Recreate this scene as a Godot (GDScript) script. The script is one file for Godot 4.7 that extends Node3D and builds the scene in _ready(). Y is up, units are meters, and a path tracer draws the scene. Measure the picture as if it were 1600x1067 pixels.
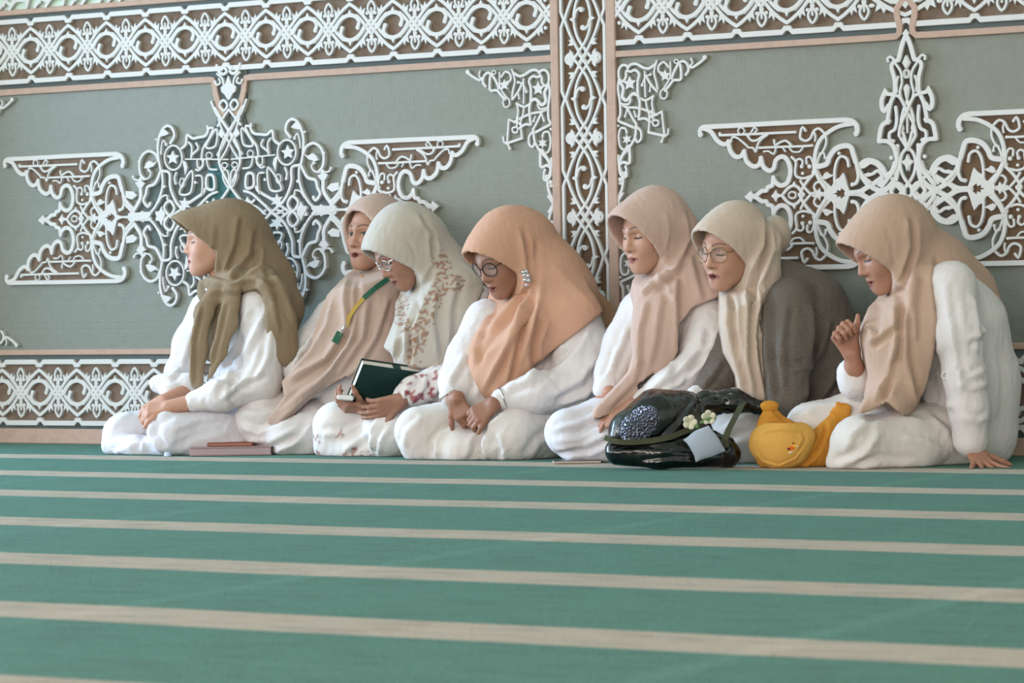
extends Node3D
# A prayer hall: seven women in headscarves sit in a row on a striped green carpet, in front of a wall of white fretwork.
# Units are metres, y is up; the fretwork wall is the plane z = 0 and the hall lies at z > 0.

const WING := [
	["s",16.5,0.0,[-138,230,-30,230,128,231,283,231,360,231]],
	["s",17.4,9.4,[353,230,375,227,391,213,394,195,390,187]],
	["s",15.6,9.4,[-130,229,-148,229,-157,217,-155,207]],
	["s",13.9,0.0,[375,217,333,212,294,194,265,169,250,134,247,95,254,70,273,41,296,19]],
	["s",15.6,0.0,[-146,226,-118,215,-95,185,-71,171,-53,177]],
	["s",15.6,0.0,[-55,180,-49,151,-32,131,-12,130,1,146]],
	["s",15.6,0.0,[0,146,8,115,33,96,53,102,60,122]],
	["s",15.6,0.0,[59,122,67,95,88,80,104,88,112,113,132,124,150,115,161,89,160,61,148,38,127,32,109,43,102,56]],
	["s",14.8,0.0,[102,58,98,33,82,28,77,17,62,17,46,6,30,-2]],
	["p",0.0,0.0,[0,0,11,9,26,18,29,6,46,-2,30,-9,23,-19,12,-9]],
	["s",8.7,5.2,[-85,201,9,200,88,200,180,200]],
	["b",5.2,0.0,[-85,206]],
	["s",8.2,4.9,[52,155,127,155,205,154,238,155]],
	["c",5.2,0.0,[3,211,1,205,-5,201,-12,201,-18,205,-20,212,-18,218,-12,222,-5,222,1,217]],
	["s",6.5,3.5,[17,193,31,211,39,221,48,212,41,205]],
	["s",6.9,0.0,[-45,178,-41,192,-23,190,-3,175,9,165,16,157,32,156,41,143]],
	["s",7.8,0.0,[11,199,27,180,48,180,64,190,84,196]],
	["s",7.4,0.0,[44,146,50,167,64,183,84,195]],
	["s",7.8,3.5,[107,177,111,161,127,169,147,174,162,164,170,153]],
	["s",6.1,0.0,[70,142,87,143,105,133,113,150]],
	["s",6.1,0.0,[160,152,170,139,195,137,207,150]],
	["s",6.1,3.1,[138,152,146,140]],
	["s",8.7,4.2,[216,203,206,215,199,200,198,180,217,171,234,180,244,200,262,208,279,195]],
	["s",6.9,0.0,[244,202,250,184,248,170]],
	["s",7.8,0.0,[286,182,287,161,277,138,262,119,254,95]],
	["s",6.9,5.2,[264,128,278,130,282,115]],
	["s",8.7,4.2,[167,121,181,105,178,73,184,58,207,52,227,57]],
	["s",7.8,6.3,[181,108,194,115,205,106,201,90]],
	["s",7.8,7.0,[219,98,218,116,231,119,241,99,242,71]],
	["b",5.2,0.0,[204,68]],
	["b",7.0,0.0,[228,89]],
	["p",0.0,0.0,[95,1,103,8,111,20,117,7,137,1,137,-1,116,-7,110,-18,103,-7]],
	["s",10.4,0.0,[132,0,150,20,170,30,189,23,207,-2]],
	["c",5.6,0.0,[181,-1,179,-8,172,-11,164,-11,157,-7,155,-1,157,6,164,9,172,9,179,5]],
	["s",10.4,0.0,[249,70,223,46,203,19,193,-2]],
	["s",8.7,0.0,[197,44,211,22,233,0,245,-6]],
	["p",0.0,0.0,[164,27,175,45,185,26]],
	["p",0.0,0.0,[278,-1,279,15,306,25,315,43,331,50,345,66,352,49,358,27,365,9,395,1,418,2,418,-5,359,-3,348,9,337,17,334,8,323,12,322,3,312,1,311,-2]],
	["s",17.4,0.0,[252,87,287,94,298,116,317,139,344,149,370,146,380,122,388,97]],
	["s",13.0,0.0,[388,101,398,70,418,45,437,30]],
	["p",0.0,0.0,[272,51,280,65,289,70,299,62,314,59,300,52,284,46]],
	["s",9.5,5.2,[315,26,315,68,324,103,339,117,358,108,363,86]],
	["b",5.6,0.0,[331,127]],
	["s",11.3,7.0,[391,83,396,51,387,30,375,27]],
	["s",12.2,0.0,[250,74,261,49,279,23,284,16]],
	["s",7.8,4.9,[277,36,253,38,242,23,251,8]],
	["p",0.0,0.0,[235,-1,253,6,264,17,268,5,286,-1,286,-4,267,-8,263,-20,253,-9]]]

const WING_BACK := [
	["p",0.0,0.0,[-134,227,379,221,322,207,279,184,253,155,247,124,250,95,287,96,297,118,321,142,372,145,385,97,403,61,433,32,433,-8,34,-3,62,14,101,33,125,32,148,40,159,66,157,95,146,117,130,121,112,111,104,86,86,83,63,102,59,120,47,101,24,105,4,126,0,142,-16,132,-36,136,-51,160,-55,178,-75,176,-99,195,-118,217]]]

const SPINE_CENTRE := [
	["s",20.1,0.0,[-167,82,-148,95,-131,99,-106,92,-87,73,-78,53]],
	["p",0.0,0.0,[-172,90,-150,97,-133,106,-128,88,-148,76,-165,76]],
	["s",16.7,0.0,[-172,90,-157,53,-132,23,-100,5,-76,-6,-48,-32]],
	["s",16.7,0.0,[-208,1,-166,3,-139,16,-110,31,-93,42]],
	["s",11.2,7.2,[-144,55,-122,57,-100,67,-86,44,-98,24]],
	["b",7.2,0.0,[-134,56]],
	["s",12.3,0.0,[-75,53,-56,63,-45,90]],
	["s",10.0,6.3,[-76,28,-66,48,-54,41]],
	["s",16.7,0.0,[-45,139,-36,103,-36,67,-46,31,-74,10,-100,3]],
	["c",13.4,0.0,[-57,-1,-35,22,-13,-2,-35,-25]],
	["s",12.3,0.0,[1,25,-18,3,-48,-32]],
	["p",0.0,0.0,[-12,491,-1,505,10,489,0,476]],
	["s",15.6,0.0,[-1,486,-14,455,-26,411]],
	["s",9.1,5.2,[-26,406,-40,410,-54,422,-64,416,-62,409]],
	["s",13.7,0.0,[-26,411,-46,401,-50,386,-41,352,-41,310,-56,274,-65,227,-64,216]],
	["p",0.0,0.0,[-84,308,-73,326,-62,311,-46,309,-49,297,-71,301]],
	["s",15.6,0.0,[-74,309,-84,289,-84,265,-76,252,-61,270]],
	["s",15.6,0.0,[-62,221,-84,208,-92,182,-95,160]],
	["s",14.3,0.0,[-96,159,-66,157,-45,137,-37,106,-44,74,-65,46,-88,18]],
	["s",8.5,0.0,[-36,398,-19,372,-16,340,-23,309,-19,288]],
	["s",7.8,4.7,[-33,310,-34,336,-29,356]],
	["s",10.4,0.0,[-50,301,-28,297,-14,278,1,245,17,218,25,192,27,174]],
	["s",10.4,0.0,[0,282,-15,246,-21,215,-16,194,-27,176,-14,152,1,129]],
	["s",11.1,6.3,[-39,263,-36,226,-43,195,-60,184,-61,164,-49,158]],
	["s",10.4,6.8,[-65,49,-39,64,-34,100,-35,142]],
	["b",6.8,0.0,[-56,106]],
	["p",0.0,0.0,[-10,402,2,424,14,400,2,380]],
	["c",4.7,0.0,[10,365,8,357,4,352,0,353,-4,358,-6,366,-4,374,0,378,5,378,9,373]],
	["p",0.0,0.0,[-7,323,2,334,11,322,4,287,0,287]],
	["s",6.5,0.0,[1,245,0,183]],
	["s",10.4,0.0,[-15,183,-2,141,18,118,25,87,19,54,-1,22,-25,-5,-53,-29]],
	["p",0.0,0.0,[-19,91,-5,99,2,116,9,99,22,92,9,80,4,61,-4,78]]]

const SPINE_BACK := [
	["p",0.0,0.0,[-1,486,-26,411,-47,399,-40,352,-41,310,-78,301,-83,270,-62,227,-90,202,-94,161,-47,143,-36,106,-48,69,-88,23,12,-37,20,485]],
	["p",0.0,0.0,[-206,0,-168,76,-123,93,-83,60,-46,72,-37,27,1,25,1,-15,-206,-9]]]

const STAR_CENTRE := [
	["s",10.9,6.7,[-305,167,-314,210,-315,261,-298,305,-273,323,-250,312,-242,285,-259,262]],
	["p",0.0,0.0,[-308,290,-294,311,-282,310,-264,295,-279,289,-302,285]],
	["s",6.7,6.1,[-302,222,-300,245,-291,272,-279,256]],
	["b",4.7,0.0,[-322,276]],
	["s",10.9,0.0,[-313,195,-327,223,-357,235,-385,221,-399,194,-396,155,-378,135]],
	["s",7.5,6.1,[-383,133,-359,138,-348,156,-358,167]],
	["p",0.0,0.0,[-378,175,-368,193,-355,201,-334,192,-317,200,-336,180,-363,172]],
	["s",7.5,5.4,[-396,131,-420,134,-429,145]],
	["b",4.7,0.0,[-402,199]],
	["s",15.1,0.0,[-395,135,-396,100,-398,65,-425,27,-450,0]],
	["p",0.0,0.0,[-418,124,-396,130,-374,121,-386,106,-406,106]],
	["p",0.0,0.0,[-462,95,-428,92,-411,77,-434,63,-463,71]],
	["s",10.9,0.0,[-301,161,-266,153,-263,104,-245,60,-222,31,-189,8]],
	["s",11.7,4.7,[-304,161,-330,118,-364,106,-372,80,-383,57,-364,35,-354,47]],
	["s",10.0,0.0,[-297,151,-297,105,-317,55,-351,15,-401,-5]],
	["s",7.1,5.1,[-318,47,-300,69,-278,73,-276,61]],
	["b",6.1,0.0,[-290,105]],
	["c",10.9,0.0,[-291,30,-267,53,-246,26,-268,1]],
	["p",0.0,0.0,[-328,-7,-313,16,-302,35,-294,11,-285,-4,-289,-18,-329,-17]],
	["p",0.0,0.0,[-449,4,-410,14,-362,8,-345,-10,-360,-17,-450,-14]],
	["s",10.9,0.0,[-468,48,-439,23,-406,-1,-387,-16]],
	["c",7.8,0.0,[-207,206,-215,180,-235,165,-259,166,-278,183,-285,209,-277,234,-257,249,-233,248,-214,231]],
	["p",0.0,0.0,[-249,234,-241,217,-221,214,-236,203,-233,185,-250,194,-268,186,-263,204,-278,216,-258,218]],
	["s",8.4,5.4,[-236,153,-244,134,-240,115]],
	["p",0.0,0.0,[-208,199,-192,190,-185,171,-196,142,-200,164]],
	["s",10.5,4.7,[-214,237,-191,253,-185,286,-161,273,-138,275,-106,280,-92,300,-95,312]],
	["s",9.2,0.0,[-95,304,-71,306,-88,271,-117,234,-123,201]],
	["c",8.4,0.0,[-56,302,-61,243,-103,241]],
	["s",8.4,5.1,[-178,259,-165,243,-168,207]],
	["s",8.4,5.1,[-146,255,-137,236,-163,216]],
	["s",5.9,0.0,[-194,200,-119,197,-8,192]],
	["s",7.5,0.0,[-142,196,-140,169,-124,169,-113,195]],
	["s",8.4,0.0,[-123,203,-117,176,-138,157,-148,161]],
	["c",5.4,0.0,[-77,208,-79,202,-86,198,-94,198,-101,202,-103,209,-100,216,-94,220,-86,220,-79,215]],
	["s",7.5,0.0,[-101,198,-90,163,-58,158]],
	["s",10.0,0.0,[-60,377,-22,322,6,286,28,255,44,216,44,178,22,133,-3,94,-37,54,-80,17,-123,-13]],
	["s",8.4,0.0,[-46,335,-27,291,-6,259,18,218,41,189]],
	["p",0.0,0.0,[-48,281,-36,303,-21,287,-28,267]],
	["c",5.4,0.0,[-10,171,-13,166,-19,162,-26,162,-32,166,-35,172,-32,178,-26,181,-19,181,-13,177]],
	["c",7.5,0.0,[-23,157,-6,141,-7,92,-30,127]],
	["c",10.9,0.0,[-100,136,-73,135,-70,90,-101,94]],
	["c",8.4,0.0,[-166,158,-222,82,-172,81]],
	["c",5.1,0.0,[-199,116,-201,107,-207,101,-213,101,-218,107,-220,117,-218,126,-212,132,-206,132,-201,126]],
	["s",7.5,4.0,[-148,139,-124,136,-120,99,-126,68]],
	["b",5.7,0.0,[-151,115]],
	["s",10.9,0.0,[-212,29,-169,50,-121,76,-111,91]],
	["s",10.0,0.0,[-189,-7,-141,30,-93,67,-60,78]],
	["p",0.0,0.0,[-200,65,-193,50,-175,52,-187,39,-176,26,-194,29,-201,14,-207,29,-225,28,-214,40,-225,53,-207,51]],
	["s",10.0,0.0,[-227,-6,-189,8,-152,-22]],
	["s",9.2,0.0,[-103,45,-57,5,-13,-27]],
	["p",0.0,0.0,[-74,58,-67,46,-54,39,-68,33,-75,21,-82,34,-95,40,-82,46]],
	["s",8.4,0.0,[-151,7,-104,-24,-48,-25]],
	["s",10.0,0.0,[-256,3,-218,-20]]]

const STAR_BACK := [
	["p",0.0,0.0,[-305,163,-290,213,-270,248,-213,241,-188,260,-185,283,-160,272,-107,280,-88,306,-69,313,-59,350,-4,371,-13,-27,-489,-14,-429,27,-395,65,-369,107,-335,118]]]

const FINIAL := [
	["s",11.7,5.5,[-51,527,-43,508,-24,495,-7,504,-15,517]],
	["s",8.8,0.0,[-49,498,-26,479,-21,453]],
	["s",8.3,5.5,[-42,479,-35,466,-51,458,-59,470]],
	["p",0.0,0.0,[-2,488,-13,461,-34,449,-31,433,-18,424,-4,403,-1,403,1,485]],
	["c",9.8,0.0,[-41,386,-24,403,-7,385,-22,366]],
	["s",9.8,0.0,[-76,399,-56,358,-28,325,-1,288,25,246,52,210]],
	["s",9.8,0.0,[-2,368,-28,338,-50,313]]]

const FINIAL_BACK := [
	["p",0.0,0.0,[-51,510,-1,526,-6,266,-55,331,-70,390,-74,467,-74,507]]]

const CORNER := [
	["s",9.7,0.0,[-325,-17,-312,-28,-297,-37,-278,-46,-263,-40]],
	["b",7.8,0.0,[-324,-16]],
	["s",6.7,4.8,[-275,-17,-280,-32,-272,-40]],
	["s",9.7,6.0,[-255,-68,-265,-53,-260,-33,-244,-23,-229,-32,-214,-53,-203,-76]],
	["c",4.8,0.0,[-214,-24,-215,-27,-219,-29,-224,-29,-227,-27,-229,-23,-227,-19,-223,-17,-219,-17,-215,-20]],
	["s",9.7,0.0,[-236,-36,-237,-81,-211,-84,-193,-102,-179,-116]],
	["s",6.7,0.0,[-199,-25,-199,-66,-189,-89,-174,-109]],
	["s",8.2,5.4,[-192,-39,-176,-23,-158,-33,-156,-52,-170,-59]],
	["p",0.0,0.0,[-180,-47,-174,-60,-160,-62,-171,-71,-168,-84,-180,-77,-193,-83,-190,-70,-200,-60,-186,-59]],
	["c",6.6,0.0,[-161,-127,-163,-137,-170,-142,-178,-142,-185,-136,-187,-126,-185,-117,-178,-111,-169,-112,-163,-118]],
	["s",7.4,0.0,[-150,-18,-140,-54,-147,-84,-152,-110]],
	["s",10.0,0.0,[-144,-29,-121,-41,-99,-36,-76,-24,-54,-25,-43,-36]],
	["s",9.7,0.0,[-44,-29,-25,-25,-10,-40,-11,-69,-25,-78,-36,-65,-38,-45,-55,-48,-69,-43,-85,-57,-79,-84,-80,-126,-86,-151,-83,-190,-81,-205,-102,-203,-124,-215]],
	["p",0.0,0.0,[-50,-61,-43,-77,-25,-79,-38,-90,-35,-106,-50,-98,-65,-105,-62,-89,-74,-77,-57,-76]],
	["s",9.7,0.0,[-11,-69,-6,-101,-13,-148,-13,-187,-6,-206,-32,-218,-62,-231]],
	["s",11.9,0.0,[-79,-126,-60,-121,-38,-141,-22,-129,-26,-100,-13,-79]],
	["s",8.2,5.4,[-53,-138,-45,-154,-19,-152]],
	["s",6.7,0.0,[-106,-51,-106,-93,-107,-133]],
	["s",8.9,0.0,[-110,-64,-129,-95,-150,-117]],
	["s",6.0,5.1,[-114,-65,-127,-61]],
	["s",6.0,5.4,[-104,-74,-96,-94]],
	["s",6.0,4.2,[-126,-100,-124,-115]],
	["s",8.9,0.0,[-135,-132,-108,-144,-85,-136]],
	["s",7.4,0.0,[-134,-133,-130,-159,-139,-195]],
	["s",7.4,0.0,[-107,-144,-112,-170,-124,-202]],
	["s",8.9,0.0,[-146,-194,-116,-180,-79,-168,-35,-163,-19,-154]],
	["s",8.2,0.0,[-165,-184,-139,-195,-120,-198]],
	["s",8.2,0.0,[-166,-185,-170,-225,-174,-258]],
	["s",8.2,0.0,[-120,-198,-119,-224,-116,-249]],
	["s",9.7,0.0,[-116,-249,-144,-256,-177,-264]],
	["s",7.4,4.2,[-189,-242,-185,-260,-170,-261]],
	["s",7.4,5.4,[-174,-260,-164,-281]],
	["c",7.4,0.0,[-152,-213,-133,-212,-135,-228,-150,-227]],
	["s",7.4,0.0,[-130,-178,-135,-210]],
	["s",8.9,0.0,[-39,-166,-57,-198,-72,-220]],
	["s",6.7,4.8,[-64,-178,-70,-194]],
	["s",6.7,4.8,[-39,-170,-31,-193]],
	["s",8.9,4.2,[-71,-228,-88,-244,-88,-271,-74,-280,-69,-268]],
	["s",9.7,0.0,[-71,-224,-66,-264,-41,-301,-12,-327]],
	["s",8.2,4.2,[-36,-247,-32,-234,-14,-232,-6,-257,-11,-292,-24,-302]],
	["p",0.0,0.0,[-36,-251,-32,-261,-20,-260,-28,-269,-20,-279,-32,-277,-37,-287,-41,-276,-53,-277,-46,-268,-53,-259,-41,-261]],
	["b",4.5,0.0,[-5,-223]],
	["s",11.2,0.0,[-45,-291,-45,-346,-22,-343,-7,-351]],
	["s",11.2,0.0,[-39,-292,-10,-339,-10,-379,-25,-391]],
	["s",8.4,5.6,[-33,-368,-34,-390,-20,-395]],
	["b",6.8,0.0,[-8,-411]],
	["s",10.2,0.0,[-22,-393,-16,-426,-1,-476,-16,-515,-21,-551]],
	["b",7.5,0.0,[-9,-545]],
	["s",9.3,5.2,[-21,-550,-26,-558,-34,-570,-30,-586]],
	["s",9.3,0.0,[-28,-567,-16,-566,-5,-595,-4,-623]],
	["s",9.3,0.0,[-1,-475,-18,-498]]]

const TURN := 0.52252513          # the row of people is modelled in a frame turned by this angle

func v(a: float, b: float, c: float) -> Vector3:
	return Vector3(a, b, c) * 0.001

# ------------------------------------------------------------------ sculpting: a field of rounded cones, meshed as surface nets
class Sculpt:
	var ty := PackedInt32Array()
	var pa := PackedVector3Array()
	var pd := PackedVector3Array()
	var inv := PackedFloat32Array()
	var r0 := PackedFloat32Array()
	var dr := PackedFloat32Array()
	var kk := PackedFloat32Array()
	var op := PackedInt32Array()      # 0 add, 1 add but cut by the outline, 2 take away
	var mats: Array[Basis] = []
	var used := PackedByteArray()
	var sc := PackedFloat32Array()
	var low := PackedFloat32Array()
	var poly := PackedVector2Array()
	var cell := 0.01
	var folds := []                   # [points, width, height, side]
	var wrinkle := 0.0
	var gain := 1.0
	var wrinkle_scale := Vector3(34, 9, 30)
	var tint: Callable                # colour of a vertex
	var keep_above := -10.0
	var verts := PackedVector3Array()
	var norms := PackedVector3Array()
	var cols := PackedColorArray()
	var idx := PackedInt32Array()
	var called := ""
	var parent: Node3D
	var material: Material
	var place := Transform3D.IDENTITY
	var extra := []                   # more arrays to join: [verts, norms, cols, idx]

	func add(t: int, a: Vector3, d: Vector3, ra: float, rb: float, k: float, o: int, m: Basis, u: bool, s: float) -> void:
		ty.append(t); pa.append(a); pd.append(d); r0.append(ra); dr.append(rb - ra); kk.append(maxf(k, 0.0005)); op.append(o)
		inv.append(1.0 / maxf(d.length_squared(), 1e-9)); mats.append(m); used.append(1 if u else 0); sc.append(s); low.append(0.0)
	func cap(a: Vector3, b: Vector3, ra: float, rb: float, k := 0.03, o := 0) -> void:
		add(0, a, b - a, ra, rb, k, o, Basis.IDENTITY, false, 1.0)
	func chain(pts: Array, radii: Array, k := 0.03, o := 0) -> void:
		for i in pts.size() - 1:
			cap(pts[i], pts[i + 1], radii[mini(i, radii.size() - 1)], radii[mini(i + 1, radii.size() - 1)], k, o)
	func flat(a: Vector3, b: Vector3, ra: float, rb: float, n: Vector3, s: float, k := 0.02, o := 0) -> void:   # a cone pressed flat along n
		var e := n.normalized()
		var g := 1.0 / s - 1.0
		var m := Basis(Vector3(1, 0, 0) + e * (g * e.x), Vector3(0, 1, 0) + e * (g * e.y), Vector3(0, 0, 1) + e * (g * e.z))
		add(0, m * a, m * b - m * a, ra, rb, k, o, m, true, s)
	func flats(pts: Array, radii: Array, n: Vector3, s: float, k := 0.02, o := 0) -> void:
		for i in pts.size() - 1:
			flat(pts[i], pts[i + 1], radii[mini(i, radii.size() - 1)], radii[mini(i + 1, radii.size() - 1)], n, s, k, o)
	func ell(c: Vector3, r: Vector3, k := 0.03, o := 0, turn := Basis.IDENTITY) -> void:
		var m := turn.transposed()
		add(1, m * c, r, 0.0, 0.0, k, o, m, true, 1.0)
	func visor(h: Transform3D, slope: float, depth: float, least: float, size: Vector3, hollow: float, k: float) -> void:
		var m := h.basis.inverse()
		add(3 if hollow > 0.0 else 2, m * h.origin, size, slope, 0.0, k, 2, m, true, h.basis.get_scale().x)
		dr[dr.size() - 1] = depth
		inv[inv.size() - 1] = hollow
		low[low.size() - 1] = least
	func one(i: int, p: Vector3) -> float:
		var q := p if used[i] == 0 else mats[i] * p
		q -= pa[i]
		var d := pd[i]
		if ty[i] == 0:
			var h := clampf(q.dot(d) * inv[i], 0.0, 1.0)
			return ((q - d * h).length() - (r0[i] + dr[i] * h)) * sc[i]
		if ty[i] >= 2:
			# the front of a headscarf: r0 and dr hold the place and slope of its edge, inv how far back the hollow goes
			var back := inv[i]
			var m := minf((q.z - dr[i] - r0[i] * q.y) / sqrt(1.0 + r0[i] * r0[i]) + back, q.z - low[i] + back)
			m = minf(m, (q.y + 0.121 + 0.4 * (q.z - 0.02)) * 0.93)
			if ty[i] == 2:
				return -m * sc[i]
			var w := (q - Vector3(0, -0.006, 0.03)) / d
			var l := w.length()
			return maxf(-m, l * (l - 1.0) / maxf((w / d).length(), 1e-6)) * sc[i]
		var u := q / d
		var k0 := u.length()
		var k1 := (u / d).length()
		return k0 * (k0 - 1.0) / maxf(k1, 1e-6) if k1 > 1e-6 else -minf(d.x, minf(d.y, d.z))
	func outline(p: Vector3) -> float:
		var best := 1e9
		var inside := false
		var n := poly.size()
		var j := n - 1
		var w := Vector2(p.x, p.y)
		for i in n:
			var a := poly[i]
			var b := poly[j]
			var e := b - a
			var q := w - a
			var g := q - e * clampf(q.dot(e) / maxf(e.length_squared(), 1e-9), 0.0, 1.0)
			best = minf(best, g.length_squared())
			if (a.y > w.y) != (b.y > w.y) and w.x < (b.x - a.x) * (w.y - a.y) / (b.y - a.y) + a.x:
				inside = not inside
			j = i
		return -sqrt(best) if inside else sqrt(best)
	func field(p: Vector3, which: PackedInt32Array) -> float:
		var d := 1e3
		var c := 1e3
		var any := false
		for i in which:
			var o := op[i]
			if o == 2:
				continue
			var e := one(i, p)
			var k := kk[i]
			if o == 0:
				var h := k - absf(d - e)
				d = minf(d, e) - (h * h * 0.25 / k if h > 0.0 else 0.0)
			else:
				any = true
				var h2 := k - absf(c - e)
				c = minf(c, e) - (h2 * h2 * 0.25 / k if h2 > 0.0 else 0.0)
		if any:
			if c < 0.05:
				c = maxf(c, outline(p))
			var h3 := 0.012 - absf(d - c)
			d = minf(d, c) - (h3 * h3 * 0.25 / 0.012 if h3 > 0.0 else 0.0)
		for i in which:
			if op[i] == 2:
				var e2 := -one(i, p)
				var k2 := kk[i]
				var h4 := k2 - absf(d - e2)
				d = maxf(d, e2) + (h4 * h4 * 0.25 / k2 if h4 > 0.0 else 0.0)
		return d
	func front(x: float, y: float, from := 0.6) -> Vector3:      # where a line along -z first meets the shape
		var all := PackedInt32Array()
		for i in ty.size():
			all.append(i)
		var p := Vector3(x, y, from)
		for n in 90:
			var d := field(p, all)
			if d < 0.001:
				return p
			p.z -= minf(d * 0.7, 0.03)
			if p.z < -0.35:
				break
		p.z = last_z
		return p
	var last_z := 0.0
	func build() -> void:
		var lo := Vector3(1e9, 1e9, 1e9)
		var hi := -lo
		var n := ty.size()
		for i in n:
			if op[i] == 2:
				continue
			var back := mats[i].inverse() if used[i] == 1 else Basis.IDENTITY
			if ty[i] == 0:
				for e in 2:
					var c: Vector3 = back * (pa[i] + pd[i] * e)
					var r := r0[i] + dr[i] * e
					lo = lo.min(c - Vector3.ONE * r); hi = hi.max(c + Vector3.ONE * r)
			else:
				var c2: Vector3 = back * pa[i]
				var r2 := maxf(pd[i].x, maxf(pd[i].y, pd[i].z))
				lo = lo.min(c2 - Vector3.ONE * r2); hi = hi.max(c2 + Vector3.ONE * r2)
		lo -= Vector3.ONE * cell * 2.0; hi += Vector3.ONE * cell * 2.0
		lo.y = maxf(lo.y, keep_above - cell)
		var bs := 5
		var bx := int(ceil((hi.x - lo.x) / (cell * bs)))
		var by := int(ceil((hi.y - lo.y) / (cell * bs)))
		var bz := int(ceil((hi.z - lo.z) / (cell * bs)))
		var sx := bx * bs + 1
		var sy := by * bs + 1
		var sz := bz * bs + 1
		var grid := PackedFloat32Array()
		grid.resize(sx * sy * sz)
		grid.fill(9.0)
		var vid := PackedInt32Array()
		vid.resize(sx * sy * sz)
		vid.fill(-1)
		var half := cell * bs * 0.5
		var R := half * 1.7321
		var live := []
		for kz in bz:
			for ky in by:
				for kx in bx:
					var c := lo + Vector3(kx * bs, ky * bs, kz * bs) * cell + Vector3.ONE * half
					var m := 1e9
					var ds := PackedFloat32Array()
					ds.resize(n)
					for i in n:
						var d := one(i, c)
						ds[i] = d
						if op[i] != 2 and d - kk[i] * 0.5 < m:
							m = d - kk[i] * 0.5
					if m > R * 1.15:
						continue
					var which := PackedInt32Array()
					var special := false
					for i in n:
						if op[i] == 2:
							if ds[i] < R * 1.3 + kk[i]:
								which.append(i)
								special = true
						elif ds[i] < m + 2.4 * R + kk[i] * 1.5:
							which.append(i)
							if op[i] == 1:
								special = true
					if not special and m < -R * 1.3 - 0.04:
						continue
					for z in bs + 1:
						for y in bs + 1:
							for x in bs + 1:
								var g := (kx * bs + x) + sx * ((ky * bs + y) + sy * (kz * bs + z))
								if grid[g] == 9.0:
									var p := lo + Vector3(kx * bs + x, ky * bs + y, kz * bs + z) * cell
									var val := field(p, which)
									if p.y < keep_above:
										val = maxf(val, keep_above - p.y)
									grid[g] = val
					live.append(Vector3i(kx * bs, ky * bs, kz * bs))
		var off := [0, 1, sx, sx + 1, sx * sy, sx * sy + 1, sx * sy + sx, sx * sy + sx + 1]
		var ea := [0, 2, 4, 6, 0, 1, 4, 5, 0, 1, 2, 3]
		var eb := [1, 3, 5, 7, 2, 3, 6, 7, 4, 5, 6, 7]
		var cp := [Vector3(0, 0, 0), Vector3(1, 0, 0), Vector3(0, 1, 0), Vector3(1, 1, 0), Vector3(0, 0, 1), Vector3(1, 0, 1), Vector3(0, 1, 1), Vector3(1, 1, 1)]
		var f := PackedFloat32Array()
		f.resize(8)
		for b in live:
			for z in bs:
				for y in bs:
					for x in bs:
						var base: int = (b.x + x) + sx * ((b.y + y) + sy * (b.z + z))
						var neg := 0
						for q in 8:
							var t := grid[base + off[q]]
							f[q] = t
							if t < 0.0:
								neg += 1
						if neg == 0 or neg == 8:
							continue
						var sum := Vector3.ZERO
						var cnt := 0
						for e in 12:
							var u := f[ea[e]]
							var w := f[eb[e]]
							if (u < 0.0) != (w < 0.0):
								sum += (cp[ea[e]] as Vector3).lerp(cp[eb[e]], u / (u - w))
								cnt += 1
						vid[base] = verts.size()
						verts.append(lo + (Vector3(b.x + x, b.y + y, b.z + z) + sum / cnt) * cell)
		for b in live:
			for z in bs:
				for y in bs:
					for x in bs:
						var gx: int = b.x + x
						var gy: int = b.y + y
						var gz: int = b.z + z
						var base2 := gx + sx * (gy + sy * gz)
						if vid[base2] < 0:
							continue
						var s0 := grid[base2] < 0.0
						if gy > 0 and gz > 0 and (grid[base2 + 1] < 0.0) != s0:
							quad(vid[base2], vid[base2 - sx], vid[base2 - sx - sx * sy], vid[base2 - sx * sy], s0)
						if gx > 0 and gz > 0 and (grid[base2 + sx] < 0.0) != s0:
							quad(vid[base2], vid[base2 - sx * sy], vid[base2 - 1 - sx * sy], vid[base2 - 1], s0)
						if gx > 0 and gy > 0 and (grid[base2 + sx * sy] < 0.0) != s0:
							quad(vid[base2], vid[base2 - 1], vid[base2 - 1 - sx], vid[base2 - sx], s0)
		smooth_normals()
		if folds.size() or wrinkle > 0.0:
			press_folds()
			smooth_normals()
		if tint.is_valid():
			for p in verts:
				cols.append(tint.call(p))
		for e in extra:
			var first := verts.size()
			verts.append_array(e[0]); norms.append_array(e[1])
			if e[2].size():
				cols.append_array(e[2])
			for t in e[3]:
				idx.append(t + first)
	func quad(a: int, b: int, c: int, d: int, flip: bool) -> void:
		if a < 0 or b < 0 or c < 0 or d < 0:
			return
		if flip:
			idx.append_array([a, c, b, a, d, c])
		else:
			idx.append_array([a, b, c, a, c, d])
	func smooth_normals() -> void:
		norms.resize(verts.size())
		norms.fill(Vector3.ZERO)
		for t in range(0, idx.size(), 3):
			var a := idx[t]
			var b := idx[t + 1]
			var c := idx[t + 2]
			var m := (verts[c] - verts[a]).cross(verts[b] - verts[a])
			norms[a] += m; norms[b] += m; norms[c] += m
		for i in norms.size():
			norms[i] = norms[i].normalized()
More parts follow.
